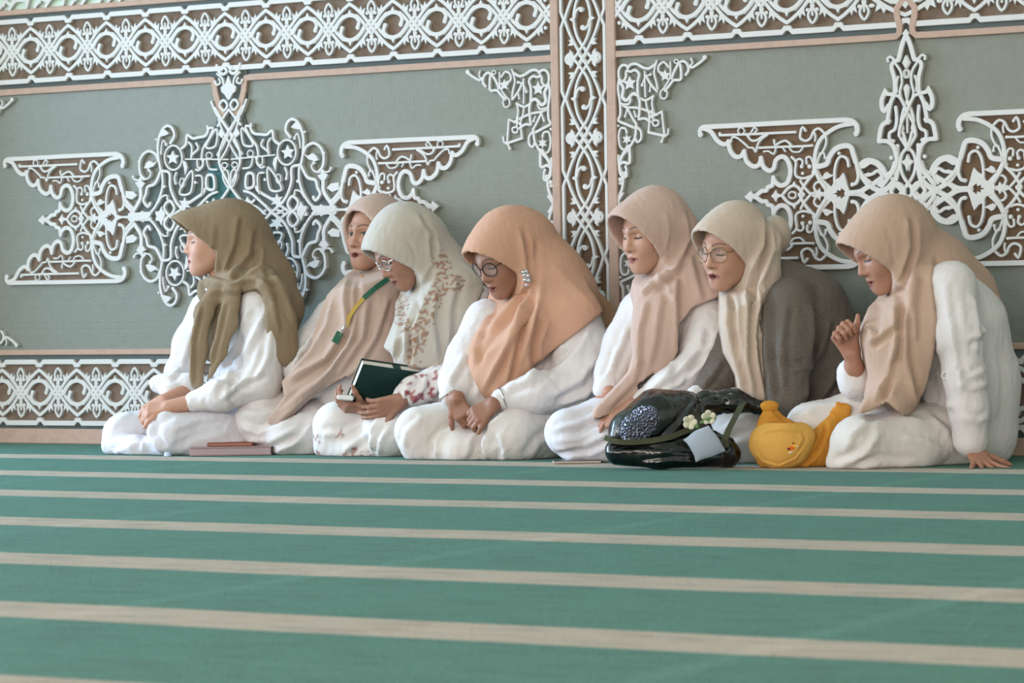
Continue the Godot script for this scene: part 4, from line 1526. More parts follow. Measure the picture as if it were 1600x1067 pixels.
func person_a() -> void:
	var o := thing("person", "woman in an olive brown headscarf and white blouse, hands clasped, kneeling in profile", "person", Vector3(-1.048, 0.0, 0.391), TURN, "seated women")
	var h := head_at(v(91, 723, 0), 10.0, 0.0)
	var s := new_body(h, 0, Color(1.15, 1.12, 1.1))
	# clasped hands on the near thigh
	s.cap(v(53, 181, 200), v(-54, 162, 200), 0.030, 0.024, 0.01)
	limb(s, [h * Vector3(0, -0.15, -0.03), v(205, 457, 50), v(263, 244, 200), v(53, 181, 200)], 0.022)
	limb(s, [v(205, 457, 50), v(54, 459, -100), v(-41, 264, -100), v(2, 217, 50)], 0.022)
	hand(s, v(-49, 162, 200), Vector3(-0.9, -0.1, 0.0), Vector3(0.1, 0.9, 0.6), [58, 62, 66, 68], -1.0, Vector3(0.8, 0.35, 0.2), 25.0)
	s.cap(v(2, 217, 50), v(-76, 183, 120), 0.028, 0.022, 0.01)
	hand(s, v(-75, 183, 130), Vector3(-0.8, -0.55, 0.15), Vector3(-0.3, 0.5, 0.6), [50, 55, 58, 60], 1.0, Vector3(0.7, 0.4, 0.2), 25.0)
	job(s, "body", o, M.skin)
	# skirt over folded legs
	var k := cloth_piece(0.010)
	k.chain([v(230, 81, -0), v(97, 75, 120), v(-42, 71, 200)], [0.12, 0.085, 0.074], 0.05)
	k.chain([v(225, 78, -60), v(-37, 74, -40), v(-228, 61, -0)], [0.12, 0.085, 0.078], 0.05)
	k.chain([v(-57, 31, 190), v(-173, 25, 120), v(-272, 28, 50)], [0.035, 0.036, 0.032], 0.03)
	k.chain([v(171, 22, 160), v(33, 21, 200)], [0.04, 0.035], 0.03)
	k.folds = [[[-68, 14, -112, 68, -100, 122, -38, 148], 0.012, 0.010, -1.0], [[-148, 15, -125, 77, -119, 131], 0.012, 0.007, 1.0], [[150, 136, 51, 119, -40, 85], 0.014, 0.004, 1.0], [[-256, 8, -175, 38, -103, 50], 0.01, 0.006, 1.0], [[-273, 53, -254, 106, -200, 141], 0.012, 0.004, 0.0], [[-32, 4, 41, 48, 149, 73], 0.016, 0.004, 1.0]]
	k.wrinkle = 0.0018
	k.gain = 1.5
	job(k, "skirt", o, M.cool_white)
	# blouse
	var b := cloth_piece(0.009)
	b.flats([v(246, 111, -30), v(231, 257, -20), v(189, 439, -20), v(163, 521, -20)], [0.150, 0.145, 0.135, 0.085], Vector3(1, 0, 0.2), 0.92, 0.06)
	b.chain([v(246, 488, 110), v(278, 368, 170), v(259, 240, 200)], [0.075, 0.068, 0.062], 0.04)
	b.chain([v(259, 240, 200), v(127, 203, 220), v(31, 179, 200)], [0.062, 0.052, 0.034], 0.03)
	b.chain([v(53, 486, -120), v(-6, 368, -130), v(-45, 259, -100)], [0.065, 0.060, 0.056], 0.04)
	b.chain([v(-45, 264, -100), v(-51, 225, -20), v(-60, 210, 60)], [0.055, 0.05, 0.038], 0.02)
	b.chain([v(70, 575, 20), v(108, 549, 60), v(137, 531, 80)], [0.026, 0.03, 0.03], 0.02)
	b.flat(v(-110, 236, 0), v(-2, 231, 50), 0.032, 0.042, Vector3(0, 0.3, 1), 0.8, 0.02)
	b.folds = [[[291, 510, 244, 403, 170, 279, 97, 217], 0.016, 0.007, 1.0], [[298, 438, 287, 331, 250, 242], 0.014, 0.007, -1.0], [[228, 502, 172, 369, 107, 289], 0.013, 0.007, 1.0], [[278, 277, 196, 243, 133, 190], 0.012, 0.008, 1.0], [[241, 206, 169, 225, 98, 244], 0.012, 0.006, -1.0], [[30, 505, 2, 407, -36, 291], 0.012, 0.006, 1.0], [[-36, 282, -64, 256, -108, 247], 0.01, 0.006, 1.0], [[156, 266, 146, 208, 154, 145], 0.009, 0.006, 1.0], [[91, 370, 117, 298, 170, 261], 0.014, 0.005, 1.0]]
	b.wrinkle = 0.0024
	b.gain = 1.5
	job(b, "blouse", o, M.white_cloth)
	# headscarf
	var c := cloth_piece(0.0064)
	hood(c, head_at(v(103, 726, 0), 10.0, 0.0), 1.24, 0.066, 0.016, 1.04, 0.016)
	c.chain([v(168, 729, -10), v(221, 611, 0), v(203, 548, 20)], [0.090, 0.088, 0.08], 0.05)
	c.chain([v(91, 572, 70), v(177, 579, 120), v(258, 582, 130), v(305, 528, 160)], [0.026, 0.038, 0.045, 0.04], 0.03)
	c.chain([v(69, 586, 20), v(82, 550, -20), v(162, 548, -40)], [0.035, 0.05, 0.07], 0.03)
	c.flats([v(221, 702, -20), v(285, 582, 20), v(338, 491, 80), v(365, 419, 100)], [0.075, 0.07, 0.05, 0.012], Vector3(0.45, 0.2, 1), 0.55, 0.04)
	c.flats([v(307, 545, 190), v(330, 439, 220), v(340, 350, 220), v(342, 297, 210)], [0.045, 0.034, 0.022, 0.006], Vector3(0.3, 0.1, 1), 0.35, 0.03)
	c.flats([v(101, 544, 130), v(65, 478, 160), v(46, 354, 170), v(40, 238, 170)], [0.030, 0.030, 0.029, 0.022], Vector3(-0.3, 0, 1), 0.4, 0.012)
	c.flats([v(162, 534, 160), v(150, 441, 190), v(120, 344, 200), v(86, 260, 200)], [0.034, 0.030, 0.022, 0.009], Vector3(-0.3, 0, 1), 0.4, 0.012)
	c.flats([v(123, 540, 120), v(104, 442, 130), v(80, 335, 130)], [0.040, 0.034, 0.024], Vector3(-0.3, 0, 1), 0.4, 0.012)
	c.folds = [[[98, 773, 89, 693, 104, 603], 0.012, 0.003, 1.0], [[179, 808, 164, 709, 126, 611], 0.012, 0.006, 1.0], [[223, 762, 213, 673, 149, 593], 0.014, 0.007, 1.0], [[258, 699, 257, 627, 175, 575], 0.013, 0.007, -1.0], [[68, 594, 157, 573, 247, 591, 318, 546], 0.011, 0.006, 1.0], [[85, 554, 175, 548, 256, 560, 313, 510], 0.011, 0.006, -1.0], [[257, 618, 300, 528, 325, 402], 0.012, 0.005, 1.0], [[57, 505, 28, 389, 21, 227], 0.008, 0.006, 1.0], [[138, 513, 119, 423, 81, 289], 0.008, 0.005, 1.0], [[293, 636, 345, 527, 374, 437], 0.012, 0.005, -1.0]]
	c.wrinkle = 0.0012
	c.gain = 1.45
	job(c, "headscarf", o, M.olive_scarf)

func person_b() -> void:
	var o := thing("person", "woman in a dusty pink headscarf wearing a green lanyard, looking towards the hall", "person", Vector3(-0.692, 0.0, 0.311), TURN, "seated women")
	var h := head_at(v(291, 733, -20), 48.0, -2.0)
	var s := new_body(h, 1, Color(0.9, 0.84, 0.8))
	job(s, "body", o, M.skin)
	var k := cloth_piece(0.010)
	k.chain([v(139, 107, -50), v(19, 111, -0), v(-90, 119, 60)], [0.12, 0.105, 0.092], 0.05)
	k.chain([v(196, 66, 50), v(88, 67, 120), v(4, 53, 160)], [0.10, 0.085, 0.065], 0.05)
	k.chain([v(71, 21, 140), v(-27, 20, 100), v(-89, 46, 80)], [0.04, 0.04, 0.04], 0.04)
	k.folds = [[[-165, 100, -96, 73, -17, 98, 70, 140], 0.014, 0.008, 1.0], [[-140, 48, -44, 46, 61, 97], 0.014, 0.008, -1.0], [[-164, 144, -86, 134, 10, 158], 0.014, 0.006, 1.0], [[-45, 12, 34, 45, 96, 114], 0.014, 0.008, 1.0], [[-137, 187, -76, 186, -15, 211], 0.012, 0.005, 1.0]]
	k.wrinkle = 0.0018
	k.gain = 1.5
	job(k, "skirt", o, M.white_cloth)
	var b := cloth_piece(0.010)
	b.chain([v(194, 126, -0), v(206, 318, -0), v(243, 475, -20)], [0.13, 0.125, 0.10], 0.06)
	b.chain([v(146, 459, -20), v(82, 364, 20), v(35, 278, 60), v(73, 227, 120)], [0.06, 0.058, 0.05, 0.045], 0.04)
	b.folds = [[[110, 426, 65, 357, 12, 280], 0.014, 0.007, 1.0], [[48, 375, 38, 314, 3, 271], 0.012, 0.006, 1.0], [[83, 391, 47, 331, 20, 254], 0.012, 0.006, -1.0]]
	b.wrinkle = 0.0024
	b.gain = 1.5
	job(b, "blouse", o, M.white_cloth)
	var c := cloth_piece(0.0066)
	hood(c, h, 0.45, 0.058, 0.022, 1.0, 0.0)
	c.chain([v(273, 615, -0), v(271, 527, -0)], [0.075, 0.09], 0.04)
	c.chain([v(244, 599, 50), v(244, 528, 60), v(221, 441, 80)], [0.045, 0.065, 0.07], 0.04)
	c.chain([v(253, 510, -0), v(192, 389, 30), v(87, 252, 60), v(-6, 159, 120)], [0.16, 0.145, 0.11, 0.085], 0.05, 1)
	c.chain([v(272, 510, 20), v(270, 318, 40), v(183, 216, 80)], [0.15, 0.15, 0.10], 0.05, 1)
	c.poly = poly_of([243, 631, 199, 597, 137, 529, 103, 443, 78, 357, 14, 280, -17, 241, -5, 193, -56, 129, -87, 64, -44, 72, 11, 115, 71, 175, 108, 202, 158, 232, 202, 261, 253, 215, 357, 214, 390, 586, 330, 639])
	c.folds = [[[206, 597, 198, 511, 205, 424, 134, 321, 3, 245], 0.014, 0.010, 1.0], [[225, 588, 228, 502, 222, 389, 150, 278, 10, 184], 0.014, 0.010, 1.0], [[276, 527, 256, 389, 176, 277, 71, 201, -43, 98], 0.015, 0.010, 1.0], [[345, 526, 300, 388, 237, 285, 158, 234], 0.014, 0.007, 1.0], [[163, 529, 136, 425, 82, 339, 3, 254], 0.013, 0.007, -1.0], [[211, 788, 201, 727, 217, 632], 0.008, 0.004, 0.0], [[259, 579, 249, 484, 212, 355, 115, 243, -25, 142], 0.012, 0.006, -1.0]]
	c.wrinkle = 0.0012
	c.gain = 1.45
	job(c, "headscarf", o, M.rose_scarf)
	var pin := SphereMesh.new()
	pin.radius = 0.005; pin.height = 0.01
	var pn := c.front(v(253, 591, 100).x, v(253, 591, 100).y)
	put("scarf_pin", pin, M.gold, o).position = pn + Vector3(0, 0, 0.003)
	# lanyard with its card holder
	var lan := Node3D.new()
	lan.name = "lanyard"
	o.add_child(lan)
	put("green_strap", ribbon_on(c, [346, 582, 302, 551, 263, 517], 0.016, 0.01), M.green_strap, lan)
	put("yellow_strap", ribbon_on(c, [263, 517, 232, 483, 212, 448, 205, 424], 0.013, 0.01), M.yellow_strap, lan)
	put("yellow_strap", ribbon_on(c, [194, 515, 197, 481, 210, 448], 0.009, 0.01), M.yellow_strap, lan)
	var at := c.front(v(194, 420, 100).x, v(194, 420, 100).y)
	put("clip", tube_mesh([at + Vector3(0.006, 0.01, 0.012), at + Vector3(-0.004, -0.012, 0.012)], 0.004), M.silver, lan)
	var st := new_st()
	var q := c.front(v(175, 388, 100).x, v(175, 388, 100).y)
	box(st, Vector3(-0.012, -0.02, -0.002), Vector3(0.012, 0.02, 0.003), 0.001, Transform3D(Basis(Vector3(0, 0, 1), -0.5), q + Vector3(0, 0, 0.012)))
	put("card_holder", done(st), M.green_strap, lan)

func flowers_c(p: Vector3, base: Vector3, inks: Array, freq: float, amount: float) -> Color:
	var n := flower_noise.get_noise_3dv(p * freq)
	var m := flower_noise.get_noise_3dv(p * freq * 2.7 + Vector3(9, 3, 5))
	var c := base
	var t := smoothstep(0.02, 0.22, n + m * 0.35 - (1.0 - amount) * 1.3)
	if t > 0.0:
		c = base.lerp(inks[0] if m > 0.0 else inks[1], t)
	return Color(c.x, c.y, c.z)

var flower_noise := FastNoiseLite.new()

func near_line(p: Vector3, flatp: Array) -> float:
	var best := 1e9
	var w := Vector2(p.x, p.y)
	for i in range(0, flatp.size() - 3, 2):
		var a := Vector2(flatp[i], flatp[i + 1]) * 0.001
		var b := Vector2(flatp[i + 2], flatp[i + 3]) * 0.001
		best = minf(best, w.distance_to(Geometry2D.get_closest_point_to_segment(w, a, b)))
	return best

func person_c() -> void:
	flower_noise.seed = 12
	flower_noise.frequency = 1.0
	flower_noise.fractal_octaves = 1
	var o := thing("person", "woman in a grey beige floral headscarf and glasses, reading with a green book in hand", "person", Vector3(-0.353, 0.0, 0.358), TURN, "seated women")
	var h := head_at(v(125, 678, 60), 24.0, 36.0)
	var s := new_body(h, 0, Color(0.75, 0.68, 0.64))
	s.cap(v(184, 203, 200), v(122, 185, 258), 0.027, 0.023, 0.01)
	limb(s, [h * Vector3(0, -0.15, -0.03), v(274, 467, 0), v(366, 359, 100), v(340, 261, 160), v(184, 207, 200)], 0.022)
	limb(s, [v(274, 467, 0), v(204, 259, 0), v(23, 140, 100)], 0.022)
	hand(s, v(127, 183, 262), Vector3(-0.95, -0.28, 0.0), Vector3(0.1, -0.35, 0.95), [14, 18, 22, 30], -1.0, Vector3(0.9, 0.62, -0.1), 4.0, 0.02)
	s.cap(v(23, 140, 100), v(-1, 154, 200), 0.026, 0.022, 0.01)
	hand(s, v(14, 156, 180), Vector3(-0.9, 0.1, 0.3), Vector3(0.1, -0.8, 0.4), [40, 45, 50, 55], 1.0, Vector3(0.6, 0.6, 0.3), 20.0)
	job(s, "body", o, M.skin)
	glasses(o, h, M.silver, 0.024, 0.019)
	var k := cloth_piece(0.010)
	k.chain([v(201, 92, -0), v(52, 104, 30), v(-95, 96, 80)], [0.11, 0.09, 0.082], 0.05)
	k.chain([v(269, 85, 50), v(171, 81, 120), v(83, 81, 180)], [0.11, 0.095, 0.085], 0.05)
	k.chain([v(56, 18, 160), v(-44, 23, 130), v(-138, 26, 80)], [0.035, 0.04, 0.035], 0.04)
	k.folds = [[[29, 16, 21, 66, 47, 132, 89, 172], 0.012, 0.009, 1.0], [[-144, 77, -70, 75, 6, 116], 0.014, 0.006, 1.0], [[-71, 17, -12, 58, 30, 107], 0.012, 0.007, -1.0], [[45, 7, 54, 57, 80, 98], 0.01, 0.006, 1.0]]
	k.wrinkle = 0.0018
	var spots := [v(-164, 4, 0), v(-22, 24, 0), v(7, 11, 0), v(-92, 76, -0), v(-176, 60, 0), v(-51, 4, 0)]
	k.tint = func(p: Vector3) -> Color:
		var d := 1.0
		for q in spots: d = minf(d, Vector2(p.x - q.x, (p.y - q.y) * 1.6).length())
		return flowers_c(p, Vector3(0.80, 0.78, 0.77), [Vector3(0.30, 0.12, 0.12), Vector3(0.50, 0.30, 0.28)], 55.0, smoothstep(0.05, 0.012, d))
	k.gain = 1.5
	job(k, "skirt", o, M.print_cloth)
	var b := cloth_piece(0.008)
	b.chain([v(243, 108, 0), v(255, 309, 0), v(250, 476, 20)], [0.13, 0.125, 0.10], 0.06)
	b.chain([v(359, 491, 60), v(374, 359, 120), v(340, 261, 160)], [0.07, 0.065, 0.06], 0.04)
	b.chain([v(340, 261, 160), v(242, 235, 200), v(161, 213, 230), v(122, 202, 250)], [0.06, 0.056, 0.046, 0.026], 0.02)
	b.folds = [[[274, 302, 256, 244, 222, 187], 0.010, 0.006, 1.0], [[207, 270, 198, 229, 173, 188], 0.010, 0.006, 1.0], [[307, 310, 323, 260, 289, 202], 0.012, 0.006, -1.0], [[174, 254, 148, 230, 131, 188], 0.008, 0.005, 1.0]]
	b.wrinkle = 0.0024
	b.tint = func(p: Vector3) -> Color: return flowers_c(p, Vector3(0.76, 0.72, 0.70), [Vector3(0.32, 0.075, 0.10), Vector3(0.42, 0.16, 0.15)], 34.0, 0.80)
	b.gain = 1.5
	job(b, "blouse", o, M.print_cloth)
	var c := cloth_piece(0.0064)
	hood(c, h, 0.55, 0.068, 0.034, 1.04, 0.01)
	c.chain([v(162, 569, 80), v(184, 486, 60)], [0.07, 0.09], 0.04)
	c.chain([v(186, 695, 0), v(242, 568, -10), v(275, 509, 0)], [0.10, 0.12, 0.12], 0.05)
	c.chain([v(242, 493, 20), v(208, 394, 60), v(183, 295, 100)], [0.15, 0.14, 0.10], 0.05, 1)
	c.chain([v(309, 525, 20), v(324, 409, 50), v(274, 310, 80)], [0.12, 0.12, 0.10], 0.05, 1)
	c.chain([v(144, 495, 100), v(118, 379, 120)], [0.06, 0.055], 0.04, 1)
	c.poly = poly_of([146, 569, 100, 535, 98, 446, 62, 355, 96, 331, 97, 301, 174, 285, 274, 287, 299, 343, 359, 466, 394, 540, 386, 582, 313, 649, 247, 692, 188, 635])
	c.folds = [[[174, 792, 214, 717, 221, 626, 178, 519], 0.013, 0.008, 1.0], [[207, 767, 247, 684, 229, 576, 178, 494], 0.014, 0.006, -1.0], [[178, 511, 143, 428, 137, 304], 0.010, 0.008, 1.0], [[203, 510, 160, 412, 166, 296], 0.010, 0.006, -1.0], [[112, 520, 114, 429, 96, 313], 0.010, 0.006, 1.0], [[245, 559, 226, 444, 241, 311], 0.013, 0.006, 1.0], [[312, 591, 285, 484, 275, 344], 0.014, 0.005, 1.0], [[140, 718, 164, 677, 180, 627], 0.006, -0.002, 0.0]]
	c.wrinkle = 0.0012
	var trail: Array = [254, 634, 266, 584, 303, 567, 261, 559, 227, 493, 184, 395, 158, 312]
	var trail2: Array = [116, 512, 119, 462, 131, 429]
	c.tint = func(p: Vector3) -> Color:
		var d := minf(near_line(p, trail), near_line(p, trail2))
		return flowers_c(p, Vector3(0.53, 0.49, 0.43), [Vector3(0.36, 0.20, 0.13), Vector3(0.30, 0.24, 0.20)], 60.0, smoothstep(0.05, 0.02, d))
	c.gain = 1.45
	job(c, "headscarf", o, M.print_scarf)

func person_d() -> void:
	var o := thing("person", "woman in a peach headscarf with a jewelled brooch, head bowed, hands folded in her lap", "person", Vector3(0.110, 0.0, 0.410), TURN, "seated women")
	var h := head_at(v(82, 646, 60), 38.0, 28.0)
	var s := new_body(h, 0, Color(0.68, 0.60, 0.56))
	s.cap(v(-96, 202, 140), v(-66, 195, 200), 0.026, 0.023, 0.01)
	limb(s, [h * Vector3(0, -0.15, -0.03), v(213, 430, -0), v(326, 346, 100), v(307, 221, 160), v(85, 193, 200)], 0.022)
	limb(s, [v(213, 430, -0), v(30, 433, -20), v(-63, 245, 70), v(-96, 202, 140)], 0.022)
	hand(s, v(-80, 201, 190), Vector3(0.42, -0.75, 0.3), Vector3(-0.45, 0.25, 0.85), [50, 55, 58, 60], 1.0, Vector3(0.75, 0.5, 0.0), 25.0, 0.03, 0.85)
	s.cap(v(85, 193, 200), v(48, 176, 250), 0.027, 0.024, 0.01)
	hand(s, v(51, 178, 250), Vector3(-0.85, -0.48, 0.05), Vector3(-0.1, 0.5, 0.85), [46, 50, 54, 58], -1.0, Vector3(0.85, 0.4, 0.1), 20.0, 0.02, 0.85)
	job(s, "body", o, M.skin)
	glasses(o, h, M.black_metal, 0.027, 0.023)
	var k := cloth_piece(0.010)
	k.chain([v(158, 80, -20), v(-16, 98, 40), v(-189, 87, 100)], [0.12, 0.098, 0.082], 0.05)
	k.chain([v(233, 71, 0), v(165, 82, 120), v(112, 78, 200)], [0.12, 0.11, 0.098], 0.05)
	k.chain([v(50, 37, 180), v(-57, 30, 170), v(-198, 17, 100)], [0.05, 0.05, 0.032], 0.05)
	k.folds = [[[24, -3, 17, 54, 42, 112, 92, 152], 0.014, 0.010, 1.0], [[-133, 7, -136, 57, -106, 89, -32, 113], 0.012, 0.008, 1.0], [[-42, 6, -24, 63, 26, 120], 0.012, 0.006, -1.0], [[73, -8, 82, 37, 58, 87], 0.012, 0.006, 1.0], [[-239, 42, -230, 91, -180, 132], 0.014, 0.004, 1.0], [[156, 3, 190, 52, 240, 84], 0.016, 0.005, 1.0]]
	k.wrinkle = 0.0018
	k.gain = 1.5
	job(k, "trousers", o, M.cream_cloth)
	var b := cloth_piece(0.009)
	b.chain([v(259, 110, -60), v(245, 262, -40), v(205, 413, -20)], [0.15, 0.15, 0.14], 0.06)
	b.chain([v(311, 429, 80), v(338, 330, 120), v(307, 221, 160)], [0.085, 0.085, 0.078], 0.04)
	b.chain([v(307, 221, 160), v(183, 208, 220), v(73, 191, 230)], [0.075, 0.062, 0.034], 0.03)
	b.chain([v(30, 433, -20), v(-30, 317, 20), v(-63, 245, 70), v(-86, 202, 150)], [0.075, 0.066, 0.058, 0.038], 0.04)
	b.chain([v(11, 252, 80), v(-6, 178, 100)], [0.06, 0.06], 0.05)
	b.folds = [[[194, 299, 160, 250, 85, 226], 0.014, 0.008, 1.0], [[384, 329, 325, 247, 225, 200], 0.016, 0.008, 1.0], [[360, 412, 309, 330, 226, 265], 0.016, 0.006, -1.0], [[277, 364, 227, 298, 160, 234], 0.014, 0.006, 1.0], [[391, 263, 340, 198, 258, 174], 0.014, 0.006, 1.0], [[-37, 336, -70, 278, -96, 238], 0.013, 0.006, 1.0], [[-4, 302, 3, 236, -14, 187], 0.012, 0.007, -1.0], [[401, 411, 400, 329, 391, 246], 0.014, 0.005, 1.0]]
	b.wrinkle = 0.0024
	b.gain = 1.5
	job(b, "blouse", o, M.white_cloth)
	var c := cloth_piece(0.0064)
	hood(c, h, 0.67, 0.066, 0.034, 1.04, 0.02)
	c.chain([v(115, 556, 60), v(131, 481, 50)], [0.075, 0.10], 0.04)
	c.chain([v(167, 680, 0), v(232, 554, 0), v(264, 496, 0)], [0.10, 0.12, 0.13], 0.06)
	c.chain([v(164, 481, 20), v(129, 382, 60), v(69, 268, 100)], [0.15, 0.15, 0.11], 0.05, 1)
	c.chain([v(264, 496, 0), v(307, 437, 80), v(314, 379, 100)], [0.14, 0.105, 0.1], 0.05, 1)
	c.chain([v(363, 461, 20), v(413, 410, -0)], [0.07, 0.05], 0.04, 1)
	c.poly = poly_of([57, 548, 28, 532, 8, 442, -40, 319, -17, 261, 15, 199, 27, 190, 94, 222, 148, 258, 185, 299, 194, 309, 402, 462, 338, 577, 233, 702, 116, 622])
	c.folds = [[[135, 737, 150, 646, 156, 555, 114, 482, -11, 368], 0.013, 0.008, 1.0], [[175, 703, 178, 612, 168, 514, 96, 366, 15, 219], 0.014, 0.010, 1.0], [[200, 678, 198, 579, 188, 456, 128, 292], 0.014, 0.007, -1.0], [[148, 514, 72, 433, -3, 343, -13, 294], 0.012, 0.009, 1.0], [[160, 497, 121, 383, 85, 235], 0.012, 0.010, 1.0], [[180, 480, 162, 365, 160, 267], 0.013, 0.007, 1.0], [[229, 439, 195, 365, 194, 307], 0.016, 0.008, -1.0], [[48, 483, 14, 401, -24, 319], 0.012, 0.006, 1.0], [[240, 620, 296, 553, 378, 469], 0.02, 0.004, 0.0]]
	c.wrinkle = 0.001
	c.gain = 1.45
	job(c, "headscarf", o, M.peach_scarf)
	# the sheer end of the scarf hanging behind the shoulder
	var t := cloth_piece(0.007)
	t.flats([v(355, 494, 20), v(397, 452, 0), v(417, 385, -0), v(413, 310, 0)], [0.05, 0.03, 0.024, 0.008], Vector3(0.3, 0, 1), 0.25, 0.02)
	t.wrinkle = 0.002
	job(t, "scarf_end", o, M.sheer_scarf)
	var br := Node3D.new()
	br.name = "brooch"
	o.add_child(br)
	for q in [v(158, 593, -0), v(152, 581, 0), v(164, 579, 0), v(155, 566, -0), v(166, 564, 0), v(159, 550, -0), v(149, 591, -0)]:
		var p := c.front(q.x, q.y)
		var ball := SphereMesh.new()
		ball.radius = 0.0085; ball.height = 0.017; ball.radial_segments = 10; ball.rings = 6
		put("jewel", ball, M.silver if q.y > p.y - 1.0 and int(q.x * 10000.0) % 2 == 0 else M.gold, br).position = p + Vector3(0, 0, 0.007)
	# bracelets
	put("bracelet", tube_mesh(ring_at(v(79, 193, 230), Vector3(-0.9, -0.35, 0.05), 0.037), 0.0035, true), M.silver, o)
	put("bracelet", tube_mesh(ring_at(v(-91, 203, 150), Vector3(0.42, -0.8, 0.25), 0.038), 0.003, true), M.silver, o)

func ring_at(c: Vector3, axis: Vector3, r: float) -> Array:
	var a := axis.normalized()
	var u := a.cross(Vector3.UP).normalized()
	var w := a.cross(u)
	var out := []
	for k in 20: out.append(c + (u * cos(TAU * k / 20.0) + w * sin(TAU * k / 20.0)) * r)
	return out

func person_e() -> void:
	var o := thing("person", "woman in a blush pink headscarf with a long pointed end, between peach scarf and blazer", "person", Vector3(0.669, 0.0, 0.430), TURN, "seated women")
	var h := head_at(v(72, 708, 30), 36.0, 10.0)
	var s := new_body(h, 0, Color(1.02, 1.0, 0.98))
	s.cap(v(-48, 223, 40), v(-68, 215, 80), 0.024, 0.022, 0.01)
	limb(s, [h * Vector3(0, -0.15, -0.03), v(139, 456, -0), v(237, 380, 100), v(185, 265, 170), v(51, 193, 180)], 0.022)
	limb(s, [v(139, 456, -0), v(36, 449, -50), v(-50, 273, 0), v(-48, 223, 40)], 0.022)
	hand(s, v(-68, 212, 60), Vector3(-0.3, -0.9, 0.3), Vector3(-0.3, 0.2, 0.9), [20, 25, 30, 35], 1.0, Vector3(0.8, 0.5, 0.0))
	s.cap(v(51, 193, 180), v(-0, 174, 200), 0.024, 0.022, 0.01)
	hand(s, v(-0, 176, 200), Vector3(-0.93, -0.3, 0.0), Vector3(-0.15, 0.8, 0.55), [26, 30, 34, 38], -1.0, Vector3(0.9, 0.3, 0.1), 12.0, 0.02, 0.85)
	job(s, "body", o, M.skin)
	var k := cloth_piece(0.010)
	k.chain([v(68, 109, -30), v(-70, 102, 40), v(-194, 90, 100)], [0.10, 0.088, 0.075], 0.05)
	k.chain([v(114, 95, 50), v(10, 91, 120), v(-75, 65, 150)], [0.10, 0.07, 0.055], 0.05)
	k.chain([v(-58, 31, 140), v(-166, 32, 120)], [0.035, 0.038], 0.04)
	k.folds = [[[-248, 69, -156, 76, -22, 141], 0.014, 0.008, 1.0], [[-241, 44, -140, 51, -14, 116], 0.012, 0.008, -1.0], [[-207, 19, -124, 30, -39, 75], 0.012, 0.006, 1.0], [[-240, 103, -172, 118, -88, 151], 0.014, 0.006, 1.0]]
	k.wrinkle = 0.0018
	k.gain = 1.5
	job(k, "skirt", o, M.cool_white)
	var b := cloth_piece(0.009)
	b.chain([v(154, 141, -50), v(156, 303, -40), v(140, 456, -20)], [0.14, 0.14, 0.13], 0.06)
	b.chain([v(239, 455, 80), v(239, 355, 130), v(185, 265, 170)], [0.07, 0.068, 0.062], 0.04)
	b.chain([v(185, 265, 170), v(108, 226, 200), v(34, 189, 190)], [0.058, 0.05, 0.034], 0.03)
	b.chain([v(36, 457, -50), v(-13, 357, -30), v(-50, 273, 0), v(-70, 228, 50)], [0.065, 0.06, 0.05, 0.04], 0.04)
	b.chain([v(83, 264, 60), v(48, 232, 80)], [0.07, 0.05], 0.03)
	b.flat(v(-98, 218, 50), v(-44, 222, 50), 0.014, 0.02, Vector3(0, 0.5, 1), 0.6, 0.02)
	b.folds = [[[217, 413, 216, 346, 148, 281, 97, 240], 0.014, 0.008, 1.0], [[249, 379, 215, 296, 130, 231], 0.013, 0.008, -1.0], [[131, 314, 106, 265, 46, 207], 0.012, 0.006, 1.0], [[182, 314, 147, 247, 80, 206], 0.010, 0.006, 1.0], [[-1, 417, -27, 350, -61, 276], 0.012, 0.006, 1.0], [[-35, 350, -53, 292, -78, 251], 0.010, 0.005, -1.0]]
	b.wrinkle = 0.0024
	b.gain = 1.5
	job(b, "blouse", o, M.white_cloth)
	var c := cloth_piece(0.0064)
	hood(c, h, 0.66, 0.085, 0.034, 1.03, 0.006)
	c.chain([v(98, 600, 30), v(105, 532, 30)], [0.075, 0.10], 0.04)
	c.chain([v(152, 684, -20), v(193, 565, -20), v(208, 514, -0)], [0.085, 0.11, 0.12], 0.05)
	c.chain([v(139, 498, 20), v(93, 381, 50), v(66, 298, 70)], [0.14, 0.13, 0.12], 0.05, 1)
	c.chain([v(206, 514, 20), v(240, 480, 80)], [0.12, 0.09], 0.05, 1)
	c.chain([v(48, 316, 100), v(-13, 234, 130), v(-99, 154, 180)], [0.09, 0.06, 0.045], 0.05, 1)
	c.poly = poly_of([69, 574, 22, 529, 3, 383, 8, 325, -7, 275, -54, 225, -117, 164, -124, 133, -55, 152, -0, 183, 23, 207, 17, 237, 72, 275, 68, 240, 131, 314, 146, 414, 192, 472, 286, 508, 253, 597, 188, 723, 119, 615])
	c.folds = [[[172, 773, 187, 681, 144, 590, 51, 516], 0.012, 0.008, 1.0], [[136, 582, 85, 557, 34, 516], 0.010, 0.007, 1.0], [[144, 573, 138, 448, 131, 314], 0.011, 0.009, 1.0], [[85, 566, 118, 532, 134, 481], 0.012, 0.006, -1.0], [[51, 499, 24, 400, 18, 283], 0.013, 0.005, 1.0], [[92, 499, 74, 382, 47, 282], 0.014, 0.004, 1.0], [[187, 639, 202, 556, 218, 488], 0.014, 0.005, 1.0], [[23, 316, 5, 249, -80, 167], 0.012, 0.004, 1.0], [[113, 774, 125, 707, 111, 641], 0.008, 0.003, 0.0]]
	c.wrinkle = 0.001
	c.gain = 1.45
	job(c, "headscarf", o, M.blush_scarf)

